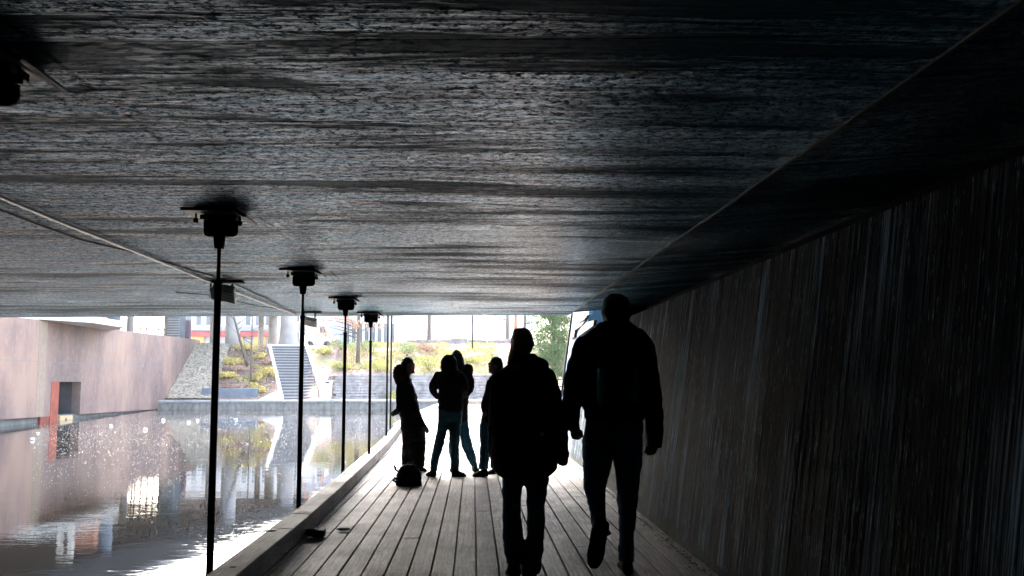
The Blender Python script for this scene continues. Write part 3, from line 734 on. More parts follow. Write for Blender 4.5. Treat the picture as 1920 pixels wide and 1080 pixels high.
# stairs
st = empty("stairs", (-9.69, 54.5, .215), math.atan2(2.04, 6.5)); tag(st, "flight of grey outdoor steps climbing the far bank between white parapets", "stairs")
c0 = at(567, 747, 54.6); c1 = at(541, 649, 61); ang = math.atan2(-(c1.x - c0.x), c1.y - c0.y)
st.location = (c0.x, 54.5, .2); st.rotation_euler = (0, 0, ang)
Lr = math.hypot(c1.x - c0.x, 6.5); ns = 19; rise = (c1.z - .2) / ns; run = Lr / ns
mb = MB(); nb = MB()
for i in range(ns):
    mb.box((-1.02, i * run, -.3), (1.02, Lr + .4, (i + 1) * rise - .02 - .0005 * i))
    nb.box((-1.02, i * run - .03, (i + 1) * rise - .018), (1.02, i * run + .22, (i + 1) * rise + .018))
mb.build("steps", M['stairs'], st, world=False); nb.build("nosings", M['nosing'], st, world=False)
for s, nm in ((-1, 0), (1, 0)):
    p_ = MB(); x0, x1 = (s * 1.03, s * 1.22) if s > 0 else (s * 1.18, s * 1.03)
    off = .12 if s < 0 else .3
    p_.add([(x0, -.2, -.3), (x1, -.2, -.3), (x1, Lr + .3, -.3), (x0, Lr + .3, -.3), (x0, -.2, off), (x1, -.2, off), (x1, Lr + .3, ns * rise + off), (x0, Lr + .3, ns * rise + off)],
           [(0, 3, 2, 1), (4, 5, 6, 7), (0, 1, 5, 4), (1, 2, 6, 5), (2, 3, 7, 6), (3, 0, 4, 7)])
    p_.build("parapet", M['white'], st, world=False)
h = MB(); h.tube((.9, 0, .95), (.9, Lr, ns * rise + .95), .025, .025, 8)
for k in range(6): h.tube((.9, k * Lr / 5, k * ns * rise / 5), (.9, k * Lr / 5, k * ns * rise / 5 + .95), .02, .02, 6)
h.build("handrail", M['pipemetal'], st, world=False)
w_ = MB(); w_.add([(-1.2, -.3, 0), (-2.3, -.5, 0), (-2.3, .3, 0), (-1.2, .6, 0), (-1.2, -.3, .55), (-2.3, -.5, .06), (-2.3, .3, .06), (-1.2, .6, .55)],
       [(0, 3, 2, 1), (4, 5, 6, 7), (0, 1, 5, 4), (1, 2, 6, 5), (2, 3, 7, 6), (3, 0, 4, 7)]); w_.build("wedge_block", M['white'], st, world=False)
MB().box((-1.2, Lr + .3, ns * rise - .1), (1.3, Lr + .6, ns * rise + .12)).build("landing_edge", M['white'], st, world=False)
# litter bin
bc = at(611, 748, 54.2); bn = empty("litter_bin", (bc.x, 54.2, .22)); tag(bn, "pale grey litter bin standing at the foot of the stairs", "litter bin")
bb = MB(); bb.rings([[Vector((bc.x + sx * a, 54.2 + sy * .25, z)) for sx, sy in ((-1, -1), (1, -1), (1, 1), (-1, 1))] for a, z in ((.25, .22), (.28, .6), (.31, 1.12))]); bb.build("body", M['lampwhite'], bn, bevel=.02)
MB().box((bc.x - .32, 53.93, 1.122), (bc.x + .32, 54.5, 1.30)).build("lid", M['lampwhite'], bn, bevel=.03)
MB().box((bc.x + .0, 53.915, 1.14), (bc.x + .2, 53.928, 1.22)).build("slot", M['black'], bn)

# ------------------------------------------------------------------ plants
def leaves(mb, c, rad, n, size, rnd, flat=.7, hollow=.35):
    for _ in range(n):
        while True:
            p = Vector((rnd.uniform(-1, 1), rnd.uniform(-1, 1), rnd.uniform(-1, 1)))
            if hollow < p.length < 1: break
        q = Vector((p.x * rad[0], p.y * rad[1], p.z * rad[2])) + Vector(c)
        s = size * rnd.uniform(.6, 1.4); E = Euler((rnd.uniform(0, 6), rnd.uniform(0, 6), rnd.uniform(0, 6))).to_matrix()
        mb.add([q + E @ Vector((-s, 0, 0)), q + E @ Vector((0, -s * flat * .6, s * .2)), q + E @ Vector((s, 0, 0)), q + E @ Vector((0, s * flat * .6, s * .2))], [(0, 1, 2, 3)])
def branches(mb, base, h, r, rnd, n=9, lean=(0, 0), spread=.5, start=.35, tips=None, curve=.1):
    pts = []
    for i in range(7):
        t = i / 6; pts.append(Vector(base) + Vector((lean[0] * t + curve * r * 4 * math.sin(t * 5 + r * 40), lean[1] * t, h * t)))
    mb.path(pts, [r * (1 - .75 * i / 6) for i in range(7)], 8)
    for k in range(n):
        t = lerp(start, .97, k / max(1, n - 1)); i = int(t * 6); p = pts[i].lerp(pts[min(i + 1, 6)], t * 6 - i)
        a = rnd.uniform(0, 6.28); L = h * spread * (1.15 - t) * rnd.uniform(.7, 1.3)
        e = p + Vector((math.cos(a) * L, math.sin(a) * L, L * rnd.uniform(.25, .8))); m_ = p.lerp(e, .5) + Vector((0, 0, -L * .06))
        rb = r * (1 - .7 * t) * .45; mb.path([p, m_, e], [rb, rb * .6, rb * .2], 5)
        for q in range(3):
            s_ = p.lerp(e, rnd.uniform(.4, .9)); a2 = rnd.uniform(0, 6.28); L2 = L * rnd.uniform(.25, .45)
            e2 = s_ + Vector((math.cos(a2) * L2, math.sin(a2) * L2, L2 * rnd.uniform(.1, .9))); mb.path([s_, e2], [rb * .35, rb * .1], 4)
            if tips is not None: tips.append(e2)
        if tips is not None: tips.append(e)
def tree(base, h, r, label, leafmat=None, nclump=0, clump=.7, size=.09, per=80, seed=1, lean=(0, 0), spread=.45, start=.35, name="tree", group=None, n=10, curve=.1, extra=()):
    rnd = random.Random(seed); root = empty(name, base); tag(root, label, "tree", group)
    tips = []; mb = MB(); branches(mb, base, h, r, rnd, n, lean, spread, start, tips, curve)
    for e in extra:
        p0 = Vector((base[0], base[1], min(base[2] + h * .8, max(e.z - .5, base[2] + h * .25)))); mb.path([p0, p0.lerp(e, .5) + Vector((0, 0, .15)), e], [.035, .022, .008], 5); tips.append(e)
    mb.build("trunk", M['bark'], root, True)
    if leafmat:
        cr = MB()
        for t in tips:
            rr_ = clump * rnd.uniform(.6, 1.25); leaves(cr, t, (rr_, rr_, rr_ * .6), per, size, rnd, hollow=.1)
        cr.build("crown", M[leafmat], root, recalc=False)
    return root
def shrub(px, py, Y, w_, h_, mat, label, seed=0, n=None, group=None, size=.06):
    rnd = random.Random(seed + 100); c = at(px, py, Y); z = hgt(c.x, Y)
    root = empty("shrub", (c.x, Y, z)); tag(root, label, "shrub", group)
    sm = MB()
    for k in range(7):
        a = rnd.uniform(0, 6.28); sm.path([(c.x, Y, z - .05), (c.x + math.cos(a) * w_ * .3, Y + math.sin(a) * w_ * .3, z + h_ * .8)], [.02, .006], 5)
    sm.build("stem", M['bark'], root)
    mb = MB()
    for k in range(9):
        a = rnd.uniform(0, 6.28); rr_ = rnd.uniform(0, .5); cc = (c.x + math.cos(a) * w_ * rr_, Y + math.sin(a) * w_ * .3, z + h_ * rnd.uniform(.3, .75))
        leaves(mb, cc, (w_ * .28, w_ * .25, h_ * .33), 90, size, rnd, hollow=.1)
    mb.build("foliage", M[mat], root, recalc=False)
gb = "shrubs on the far planted bank"
SH = [(433, 668, 58.5, 1.3, .55, 'leafyellow', "bright yellow shrub high on the planted bank beside the gravel"), (425, 690, 56.8, 1.5, .5, 'leafyellow', "low spreading yellow shrub right of the nearest full post"),
      (465, 652, 60.6, 1.3, .5, 'leafyellow', "yellow shrub at the bank top behind the leaning bare trunk"), (488, 662, 59.5, .6, .4, 'leafyellow', "small yellow shrub alone high on the bank left of the stairs"),
      (503, 697, 57.2, 1.0, .6, 'leafyellow', "rounded golden shrub hugging the left stair parapet"), (482, 702, 56.6, .7, .5, 'leafyellow', "small golden shrub just left of the one at the stair parapet"),
      (472, 722, 55.4, .5, .5, 'leafyellow', "little yellow shrub at the foot of the slim bare tree"), (488, 728, 55.2, .5, .4, 'leafyellow', "tiny yellow shrub low on the bank near the white wedge"),
      (445, 678, 58, 1.4, .3, 'leafred', "low russet shrub in the middle of the planted bank"), (440, 715, 55.6, 1.5, .3, 'leafred', "flat russet shrub above the low dark wall"), (500, 680, 58.8, 1.0, .3, 'leafred', "low russet shrub left of the upper stairs"),
      (690, 655, 62.5, 2.3, .8, 'leafmid', "wide mid green shrub high on the bank between two posts"), (640, 668, 61, 1.6, .6, 'leafmid', "green shrub right of the upper stair parapet"),
      (640, 692, 58.2, 1.4, .6, 'leaflime', "lime shrub above the dry stone wall near the third full post"), (710, 690, 58.3, 2.0, .8, 'leaflime', "lime yellow shrub above the dry stone wall beside the fourth post"),
      (762, 665, 61.5, 1.9, .9, 'leafmid', "green shrub above the person in the fur hood"), (805, 690, 58.3, 1.8, .9, 'leaflime', "bright lime shrub between the two left figures"),
      (850, 662, 61, 1.8, .6, 'leaflime', "lime shrub above the embracing pair"), (800, 662, 62.5, 1.6, .5, 'leafred', "russet shrub high on the bank behind the standing group"),
      (605, 672, 60.2, 1.1, .4, 'leaflime', "small lime shrub right beside the stair handrail"), (890, 672, 60, 1.2, .4, 'leaflime', "small lime shrub left of the walking woman's head"), (735, 740, 56.2, .5, .5, 'leaflime', "little lime plant at the foot of the dry stone wall")]
for i, (px, py, Y, w_, h_, mt, lab) in enumerate(SH): shrub(px, py, Y, w_, h_, mt, lab, i, group=gb)
# grass tufts on the right bank
mb = MB(); rg_ = random.Random(77)
for i in range(16000):
    if i % 4: y = rg_.uniform(57.8, 65); x = rg_.uniform(-8.1, 1.5)
    else: y = rg_.uniform(54.8, 61.5); x = rg_.uniform(gx1(y) + .1, -10.9 - (y - 54) * .3)
    z = hgt(x, y)
    if noise.noise(Vector((x * .6, y * .8, 2))) < (-.15 if i % 4 else .12): continue
    s = rg_.uniform(.05, .16); a = rg_.uniform(0, 3.14)
    mb.add([(x - .03 * math.cos(a), y - .03 * math.sin(a), z - .02), (x + .03 * math.cos(a), y + .03 * math.sin(a), z - .02), (x + rg_.uniform(-.08, .08), y + rg_.uniform(-.08, .08), z + s)], [(0, 1, 2)])
tag(mb.build("grass", M['leaflime'], recalc=False), "patchy yellow green grass on the far bank", "grass", kind='stuff')
mb = MB()
for i in range(7000):
    if i % 2: y = rg_.uniform(54.6, 61.5); x = rg_.uniform(gx1(y), -10.8 - (y - 54) * .3)
    else: y = rg_.uniform(57.8, 65); x = rg_.uniform(-8.1, 4)
    z = hgt(x, y) + rg_.uniform(.0, .05); s = rg_.uniform(.03, .08); E = Euler((rg_.uniform(-.6, .6), rg_.uniform(-.6, .6), rg_.uniform(0, 6))).to_matrix(); q = Vector((x, y, z + .02))
    mb.add([q + E @ Vector((-s, 0, 0)), q + E @ Vector((0, -s * .6, .01)), q + E @ Vector((s, 0, 0)), q + E @ Vector((0, s * .6, .01))], [(0, 1, 2, 3)])
tag(mb.build("fallen_leaves", M['leaffall'], recalc=False), "fallen orange leaves scattered over the far banks", "leaves", kind='stuff')
b0 = at(465, 676, 58.5); tree((b0.x, 58.5, bankz(58.5)), 5.2, .10, "bare dark leaning tree on the planted bank right of the nearest full post", seed=3, lean=(-1.6, 0), spread=.42, start=.42, name="bare_tree", curve=.02)
b0 = at(470, 715, 55.8); tree((b0.x, 55.8, bankz(55.8)), 5.0, .07, "slim upright bare tree low on the planted bank left of the stairs", seed=5, spread=.4, start=.5, name="bare_tree", curve=.02)
b0 = at(671, 690, 60); tree((b0.x, 60, 2.4), 6.2, .14, "autumn tree with orange leaves and straight trunk between two posts", 'leaforange', clump=.6, per=40, size=.085, seed=11, spread=.55, start=.5, name="autumn_tree", n=12, curve=.01, extra=[at(a, b_, 60 + d) for a, b_, d in ((588, 598, -1), (606, 610, .5), (628, 602, -.5), (645, 615, .8), (622, 630, 0), (655, 600, 1), (690, 600, 0), (702, 612, .6), (575, 612, .5), (640, 596, -1), (612, 596, .3), (668, 608, -.6), (600, 628, .2))])
b0 = at(804, 640, 66); tree((b0.x, 66, 3.6), 7, .16, "straight olive brown trunk rising behind the low bank wall", seed=21, spread=.3, start=.6, name="bare_tree", n=8, curve=.01)
b0 = at(967, 640, 63); MB_ = MB(); MB_.tube((b0.x, 63, 3.2), (b0.x, 63, 10), .11, .09, 10); tag(MB_.build("pole", M['brick'], smooth=True), "reddish brown pole rising above the walking woman's head", "pole")
b0 = at(886, 640, 63); MB_ = MB(); MB_.tube((b0.x, 63, 3.2), (b0.x, 63, 10), .045, .04, 8); tag(MB_.build("pole", M['blackmetal'], smooth=True), "thin dark lamp pole standing behind the bank wall", "pole")
b0 = at(994, 640, 60); MB_ = MB(); MB_.tube((b0.x, 60, 3.0), (b0.x, 60, 9), .06, .05, 8); tag(MB_.build("pole", M['white'], smooth=True), "thin white pole beside the green tree", "pole")
# green conifer on the right
rnd = random.Random(31); base = at(1037, 690, 36); bz = hgt(base.x, 36)
gt = empty("pine_tree", (base.x, 36, bz)); tag(gt, "bushy light green pine tree between the walking pair's heads", "tree")
tips = []; mb = MB(); branches(mb, (base.x, 36, bz - .2), 5.6, .11, rnd, 16, (.05, 0), .17, .12, tips, .02); mb.build("trunk", M['bark'], gt, True)
cr = MB()
for k in range(330):
    t = rnd.random(); zz_ = bz + .9 + t * 4.4; wd = (.95 if t < .55 else 1.2 - (t - .55) * 1.6) * rnd.uniform(.1, 1.0); a = rnd.uniform(0, 6.28)
    c_ = Vector((base.x + math.cos(a) * wd, 36 + math.sin(a) * wd, zz_)); cl = rnd.uniform(.18, .38)
    leaves(cr, c_, (cl, cl, cl * .7), 60, .065, rnd, flat=.35, hollow=.05)
for t in tips: leaves(cr, t, (.22, .22, .16), 60, .045, rnd, flat=.35, hollow=.05)
cr.build("crown", M['leafgreen'], gt, recalc=False)
b0 = at(950, 640, 75); tree((b0.x, 75, 3.6), 8, .16, "hazy green tree far behind the walking woman", 'leafmid', clump=.8, per=40, size=.11, seed=41, spread=.3, start=.3, name="far_tree")
b0 = at(985, 640, 58); tree((b0.x, 58, 3.2), 6, .10, "loose grey green tree left of the bushy pine", 'leafgreen', clump=.5, per=34, size=.08, seed=43, spread=.25, start=.25, name="far_tree")

# ------------------------------------------------------------------ far buildings
def building(name, px0, px1, Y, dep, ztop, mat, label, cols_=0, rows=0, z0=3.4, wz=(1.0, 1.4), sill=1.0, wmat='glass', ww=.6):
    a = at(px0, 600, Y).x; b = at(px1, 600, Y).x; root = empty(name, ((a + b) / 2, Y, z0)); tag(root, label, "building")
    MB().box((a, Y, z0), (b, Y + dep, ztop)).build("wall", M[mat], root)
    MB().box((a - .15, Y - .15, ztop + .002), (b + .15, Y + dep + .15, ztop + .3)).build("roof", M['wallgrey'], root)
    if cols_:
        cw = (b - a) / cols_
        for i in range(cols_):
            for j in range(rows):
                x = a + cw * (i + .5); z = z0 + sill + j * (wz[0] + wz[1])
                f = MB().box((x - cw * ww / 2 - .06, Y - .06, z - .06), (x + cw * ww / 2 + .06, Y - .002, z + wz[1] + .06)).build("window", M['white'], root)
                g = MB().box((x - cw * ww / 2, Y - .08, z), (x + cw * ww / 2, Y - .062, z + wz[1])).build("pane", M[wmat], root)
                g.parent = f
    return root
bd = building("market_building", 345, 512, 95, 12, 11, 'wallpale', "pale building with a red fascia stripe and amber shopfronts behind the columns", 9, 1, wz=(1, 1.1), sill=3.3, ww=.5)
a = at(352, 600, 94.8).x; b = at(507, 600, 94.8).x
MB().box((a, 94.5, CAMZ + (714 - 632) * 94.5 / FPX), (b, 94.95, CAMZ + (714 - 622.5) * 94.5 / FPX)).build("fascia", M['red'], bd)
MB().box((a, 94.3, CAMZ + (714 - 621.5) * 94.5 / FPX), (b, 94.95, CAMZ + (714 - 615) * 94.5 / FPX)).build("awning", M['wallgrey'], bd)
for (p0, p1) in ((360, 382), (446, 456), (477, 498)):
    MB().box((at(p0, 600, 94.5).x, 94.6, 3.4), (at(p1, 600, 94.5).x, 94.95, CAMZ + (714 - 632.5) * 94.5 / FPX)).build("shopfront", M['amber'], bd)
building("blue_building", 580, 625, 90, 10, 8.2, 'bluegrey', "small pale blue clad building right of the stairs top")
building("arcade_building", 622, 742, 100, 12, 8.9, 'wallpale', "pale low building with a row of tall windows behind the autumn tree", 10, 1, wz=(1, 2.2), sill=1.6, ww=.6)
building("tower_block", 800, 905, 170, 20, 40, 'white', "faint white tower block almost lost in glare behind the standing group", 8, 9, wz=(1.6, 1.6), sill=1.5, wmat='wallpale')
building("tower_block", 925, 1000, 190, 20, 34, 'white', "narrower faint white tower block behind the woman's head", 5, 8, wz=(1.6, 1.6), sill=1.5, wmat='wallpale')
building("grey_building", 508, 578, 110, 12, 12, 'wallgrey', "grey building glimpsed through the pale columns behind the stairs", 5, 2, wz=(1.2, 1.4), sill=2)
# curved pale canopy between the outside posts and the sky
cnv = empty("curved_canopy", at(750, 610, 95)); tag(cnv, "curved pale ramp edge sweeping down right of the two outside posts", "ramp")
rg = []
for i in range(13):
    t = i / 12; px = lerp(722, 771, math.sin(t * math.pi / 2)); py = lerp(575, 628, 1 - math.cos(t * math.pi / 2)); c = at(px, py, 95); d_ = lerp(1.6, .4, t)
    rg.append([c, c + Vector((-d_, 0, -.2)), c + Vector((-d_, 3, -.2)), c + Vector((0, 3, 0))])
mb = MB(); mb.rings(rg); mb.build("ramp_edge", simple("warm grey ramp", (.5, .48, .45)), cnv)
# white van
vc = at(598, 640, 72); vn = empty("parked_van", (vc.x, 72, 3.75)); tag(vn, "white parked van at the top of the bank right of the stairs", "van")
vb = MB(); x0 = vc.x - .85; z0 = 3.95
vb.prism([(x0, 71, z0), (x0 + 2.0, 71, z0), (x0 + 2.0, 71, z0 + .55), (x0 + 1.75, 71, z0 + .75), (x0 + 1.35, 71, z0 + 1.45), (x0, 71, z0 + 1.5)], (0, 1.7, 0)); vb.build("body", M['white'], vn, bevel=.05)
MB().prism([(x0 + 1.38, 70.985, z0 + .8), (x0 + 1.66, 70.985, z0 + .8), (x0 + 1.3, 70.985, z0 + 1.32), (x0 + 1.05, 70.985, z0 + 1.34), (x0 + 1.05, 70.985, z0 + .8)], (0, .012, 0)).build("window", M['glass'], vn)
for dx in (.35, 1.6): 
    wh = MB().tube((x0 + dx, 70.93, 3.95), (x0 + dx, 71.12, 3.95), .24, .24, 16).build("wheel", M['black'], vn, True)
for px, lab in ((1001, "red coated"),):
    pass
# parapet/fence posts by the right slope
for i, px in enumerate((1010, 1018)):
    c = at(px, 690, 34); z = hgt(c.x, 34); MB_ = MB().tube((c.x, 34, z - .1), (c.x, 34, z + 1.0), .03, .03, 8)
    tag(MB_.build("fence_post", M['bark']), ("left" if i == 0 else "right") + " one of two short weathered stakes left of the pine tree", "post", "short stakes by the pine")

# ------------------------------------------------------------------ floating things
mb = MB(); rf = random.Random(17)
cnt = 0
while cnt < 12000:
    if rf.random() < .86: px, py = rf.uniform(60, 900), 772 + abs(rf.gauss(0, 1)) * 42
    else: px, py = rf.uniform(60, 560), rf.uniform(860, 1010)
    p = onz(px, py, ZW + .004)
    if p.x > kx(p.y) - .35 or p.x < wallL(p.y) + .1 or p.y > 52.5 or p.y < 6: continue
    cl = noise.noise(Vector((p.x * .55, p.y * .25, 4)))
    if cl < rf.uniform(-1.6, .25): continue
    cnt += 1
    s = rf.uniform(.002, .006) * (1 + p.y * .03) * (1.8 if rf.random() < .06 else 1); a = rf.uniform(0, 3.14); u = Vector((math.cos(a), math.sin(a), 0)) * s; v = Vector((-math.sin(a), math.cos(a), 0)) * s * rf.uniform(.4, .9)
    h_ = Vector((0, 0, rf.uniform(.0, .012)))
    mb.add([p - u, p - v * .9, p + u + h_, p + v + h_], [(0, 1, 2, 3)])
tag(mb.build("floating_specks", simple('pale floating flecks', (.5, .48, .42), .8, .3, 2, 0), recalc=False), "scattered pale leaf and foam specks drifting on the pond", "specks", kind='stuff')
mb = MB(); cnt = 0
while cnt < 9000:
    p = onz(rf.uniform(90, 900), 770 + abs(rf.gauss(0, 1)) * 40, ZW + .003)
    if p.x > kx(p.y) - .35 or p.x < wallL(p.y) + .1 or p.y > 52.5: continue
    cnt += 1; s = rf.uniform(.006, .020) * (1 + p.y * .02); a = rf.uniform(0, 3.14); u = Vector((math.cos(a), math.sin(a), 0)) * s; v = Vector((-math.sin(a), math.cos(a), 0)) * s * .6
    mb.add([p - u, p - v, p + u, p + v], [(0, 1, 2, 3)])
tag(mb.build("floating_leaves", simple("sodden brown leaves", (.17, .135, .095), .9, .5, 3, 0), recalc=False), "brown sodden leaf litter floating across the far half of the pond", "leaves", kind='stuff')
for (px, py, r_, lab) in ((61, 824, .085, "largest white foam lump floating at the left edge near the pink wall"), (71, 812, .06, "white foam lump touching the upper right of the largest one"),
                          (306, 788, .12, "white foam lump floating below the end of the far quay coping"), (354, 792, .10, "small white foam lump left of the nearest full post"),
                          (371, 788, .09, "white foam lump closest to the nearest full post"), (273, 805, .09, "lone small foam lump in mid water left of centre"), (443, 787, .10, "white foam lump right of the nearest full post"), (208, 798, .08, "small foam lump near the foot of the pink wall")):
    r_ *= .7; p = onz(px, py, ZW + .02); mb = MB(); mb.ball(p, (r_, r_ * .9, r_ * .6), 10); o = mb.build("foam_lump", M['white'], smooth=True)
    for v in o.data.vertices: v.co += Vector((0, 0, .02)) * noise.noise(v.co * 30)
    tag(o, lab, "foam lump", "foam lumps on the pond")

# ------------------------------------------------------------------ small things on the deck
def blob(name, mat, parent, build, voxel=.01, nz=0, nsc=8, smooth=True, iters=2):
    mb = MB(); build(mb); me = mb.mesh(name); o = bpy.data.objects.new(name, me); COL.objects.link(o)
    md = o.modifiers.new("r", 'REMESH'); md.mode = 'VOXEL'; md.voxel_size = voxel; md.use_smooth_shade = True
    if iters:
        s = o.modifiers.new("s", 'SMOOTH'); s.factor = .5; s.iterations = iters
    dg = bpy.context.evaluated_depsgraph_get(); nm = bpy.data.meshes.new_from_object(o.evaluated_get(dg)); o.modifiers.clear(); o.data = nm
    bpy.data.meshes.remove(me); nm.name = name
    if nz:
        nm.calc_loop_triangles()
        for v in nm.vertices:
            q = v.co * nsc; q.z *= 1.6
            v.co += v.normal * nz * (noise.noise(q) + .5 * noise.noise(q * 2.3))
    nm.materials.clear(); nm.materials.append(mat)
    for p in nm.polygons: p.use_smooth = True
    if parent:
        nm.transform(Matrix.Translation(parent.location).inverted()); o.parent = parent
    return o
pc = onz(590, 1004, .012)
def f(mb):
    E = Matrix.Rotation(R(8), 3, 'Z')
    mb.ball(pc + Vector((-.02, 0, .028)), (.095, .05, .032), 14, E); mb.box((pc.x - .01, pc.y - .05, .002), (pc.x + .085, pc.y + .045, .058))
o = blob("pouch", cloth("dark blue pouch", (.012, .016, .026), .6), None, f, .008, .004, 20); tag(o, "small black pouch lying on the boards against the kerb", "pouch")
pc2 = onz(643, 994, .01)
def f(mb): mb.ball(pc2 + Vector((0, 0, .008)), (.06, .035, .012), 12); mb.ball(pc2 + Vector((.035, -.01, .006)), (.045, .02, .009), 10)
o = blob("paper_scrap", M['paper'], None, f, .005, .006, 40); tag(o, "crumpled white paper scrap on the boards right of the pouch", "paper")
for (px, py, a_, b_, lab) in ((565, 962, .085, .012, "thin pale paper strip lying across the kerb top halfway to the group"), (505, 995, .05, .03, "pale wet leaf patch on the kerb top near the pouch"), (436, 1063, .018, .014, "tiny pale leaf on the nearest stretch of kerb")):
    q = onz(px, py, .161); q.x = min(max(q.x, -1.52), -1.40); mb = MB(); mb.prism([q + Vector((-a_, -b_, 0)), q + Vector((a_ * .9, -b_ * .7, 0)), q + Vector((a_, b_, 0)), q + Vector((-a_ * .8, b_, 0))], (0, 0, .0015)); tag(mb.build("scrap", M['paper']), lab, "scrap")

# ------------------------------------------------------------------ people
class Fig:
    def __init__(s, name, label, px, Y, group=None):
        p = at(px, 700, Y); s.Y = Y; s.root = empty("person", (p.x, Y, 0)); tag(s.root, label, "person", group)
    def ring(s, row, grow=1.0, n=18, e=2.25):
        y, xl, xr, d = row[:4]; dy = row[4] if len(row) > 4 else 0
        a = at(xl, y, s.Y + dy); b = at(xr, y, s.Y + dy); c = (a + b) / 2; rx = (b - a).length / 2 * grow; d = d * grow
        out = []
        for k in range(n):
            t = 2 * math.pi * k / n; cx, sx = math.cos(t), math.sin(t)
            out.append(c + Vector((math.copysign(abs(cx) ** (2/e), cx) * rx, math.copysign(abs(sx) ** (2/e), sx) * d, 0)))
        return out
    def loft(s, mb, rows, grow=1.0): mb.rings([s.ring(r, grow) for r in rows])
    def P(s, px, py, dy=0): return at(px, py, s.Y + dy)

def hand(mb, wrist, dirv, palmn, size=1.0, curl=.7, side=1):
    d = Vector(dirv).normalized(); n_ = Vector(palmn).normalized(); u = d.cross(n_).normalized() * side
    L = .085 * size
    rg = []
    for t, wd, th in ((-.25, .026, .022), (0, .03, .022), (.4, .04, .018), (.8, .043, .016), (1.0, .04, .013)):
        c = Vector(wrist) + d * L * t; ring = []
        for k in range(10):
            a = 2 * math.pi * k / 10; ring.append(c + u * math.cos(a) * wd * size + n_ * math.sin(a) * th * size)
        rg.append(ring)
    mb.rings(rg)
    for i, (off, ln) in enumerate(((-.031, .06), (-.010, .074), (.011, .079), (.031, .071))):
        p = Vector(wrist) + d * L * .95 + u * off * size; dd = d.copy(); pts = [p - d * .01]
        for j in range(3):
            dd = (dd * math.cos(curl * .55) + n_ * math.sin(curl * .55)).normalized(); p = p + dd * ln * size / 3 * (1.15 - .12 * j); pts.append(p.copy())
        mb.path(pts, [.009 * size, .0085 * size, .008 * size, .0065 * size], 8)
    p = Vector(wrist) + d * L * .3 + u * .034 * size; dd = (d * .7 + u * .7 + n_ * .3).normalized()
    pts = [p - u * .015, p + dd * .022, p + dd * .03 + d * .02, p + dd * .03 + d * .042 + n_ * .012]
    mb.path(pts, [.014 * size, .012 * size, .010 * size, .008 * size], 8)

def face(fig, mb, c, r, f, up=Vector((0, 0, 1)), prof=1.0):
    # c head centre, r (half width, half height), f facing direction
    f = Vector(f).normalized(); sd_ = f.cross(up).normalized(); rw, rh = r
    mb.path([c + f * rw * .98 + up * rh * .15, c + f * rw * 1.16 - up * rh * .18, c + f * rw * 1.0 - up * rh * .28], [.009, .013, .012], 8)   # nose
    mb.ball(c + f * rw * .98 - up * rh * .48, (.022, .022, .009), 8)                                      # lips
    mb.ball(c + f * rw * .88 - up * rh * .80, (.03, .03, .024), 8)                                        # chin
    mb.ball(c + f * rw * .82 + up * rh * .24, (.042, .042, .022), 8)                                       # brow
    for s in (-1, 1):
        mb.ball(c + sd_ * s * rw * .97 - f * .005 - up * rh * .1, (.011, .014, .028), 8)                  # ears
    return f, sd_
def eyes(fig, c, r, f):
    up = Vector((0, 0, 1)); f = Vector(f).normalized(); sd_ = f.cross(up).normalized()
    for s in (-1, 1):
        mb = MB(); mb.ball(c + f * r[0] * .93 + sd_ * s * .03 + up * .005, .012, 8); mb.build("eye", M['eye'], fig.root, True)

def shoe(mb, heel, toe, wd=.053, h_=.105, ground=None):
    heel = Vector(heel); toe = Vector(toe); d = (toe - heel); L = d.length; d.normalize(); up = Vector((0, 0, 1)); up = (up - d * up.dot(d)).normalized(); s = d.cross(up)
    rg = []
    for t, w_, h2 in ((0, .5, .55), (.05, .72, .9), (.25, .78, 1.0), (.5, .85, .78), (.72, 1.0, .6), (.9, .85, .45), (1.0, .45, .3)):
        c = heel + d * L * t; ring = []
        for k in range(12):
            a = 2 * math.pi * k / 12; zz_ = math.sin(a)
            ring.append(c + s * math.cos(a) * wd * w_ + up * (h_ * h2 * (.5 + .5 * max(-1, zz_ * 1.15)) if zz_ > -.87 else 0))
        rg.append(ring)
    mb.rings(rg)

def person(fig, head, torso, arms, legs, shoes, hands, facing, jmat, tmat, hair=None, hairmat='hairdark', hood=None, hoodmat=None, hips=None, vox=.010, extra=None, nz=.009, facec=None, r=(.078, .115)):
    def fb(mb):
        fig.loft(mb, head)
        fig.loft(mb, torso, .84)
        for a in arms: fig.loft(mb, a, .72)
        for l in legs: fig.loft(mb, l, .74)
        if hips: fig.loft(mb, hips, .84)
        face(fig, mb, facec, r, facing)
        for h_ in hands: hand(mb, *h_)
        for (a, b_) in shoes: mb.path([Vector(a).lerp(Vector(b_), .22) + Vector((0, 0, .045)), Vector(a).lerp(Vector(b_), .75) + Vector((0, 0, .026))], [.022, .014], 8)
    blob("body", M['skin'], fig.root, fb, min(vox, .008) if vox < .012 else .011)
    eyes(fig, facec, r, facing)
    def fj(mb):
        fig.loft(mb, torso)
        for a in arms: fig.loft(mb, a)
    blob("jacket", M[jmat], fig.root, fj, vox, nz)
    def ft(mb):
        if hips: fig.loft(mb, hips)
        for l in legs: fig.loft(mb, l)
    blob("trousers", M[tmat], fig.root, ft, vox, nz * .8, 11)
    for (a, b_) in shoes:
        blob("shoe", M['shoe'], fig.root, lambda mb: shoe(mb, a, b_, .053 if Vector(a).z < .2 else .068), min(vox, .008) if vox < .012 else .010)
    if hair: blob("hair", M[hairmat], fig.root, lambda mb: fig.loft(mb, hair), min(vox, .008), .006, 22)
    if hood: blob("hood", M[hoodmat or jmat], fig.root, lambda mb: [fig.loft(mb, h_) for h_ in hood], vox, nz * (2.2 if hoodmat == 'fur' else 1), 40 if hoodmat == 'fur' else 12)

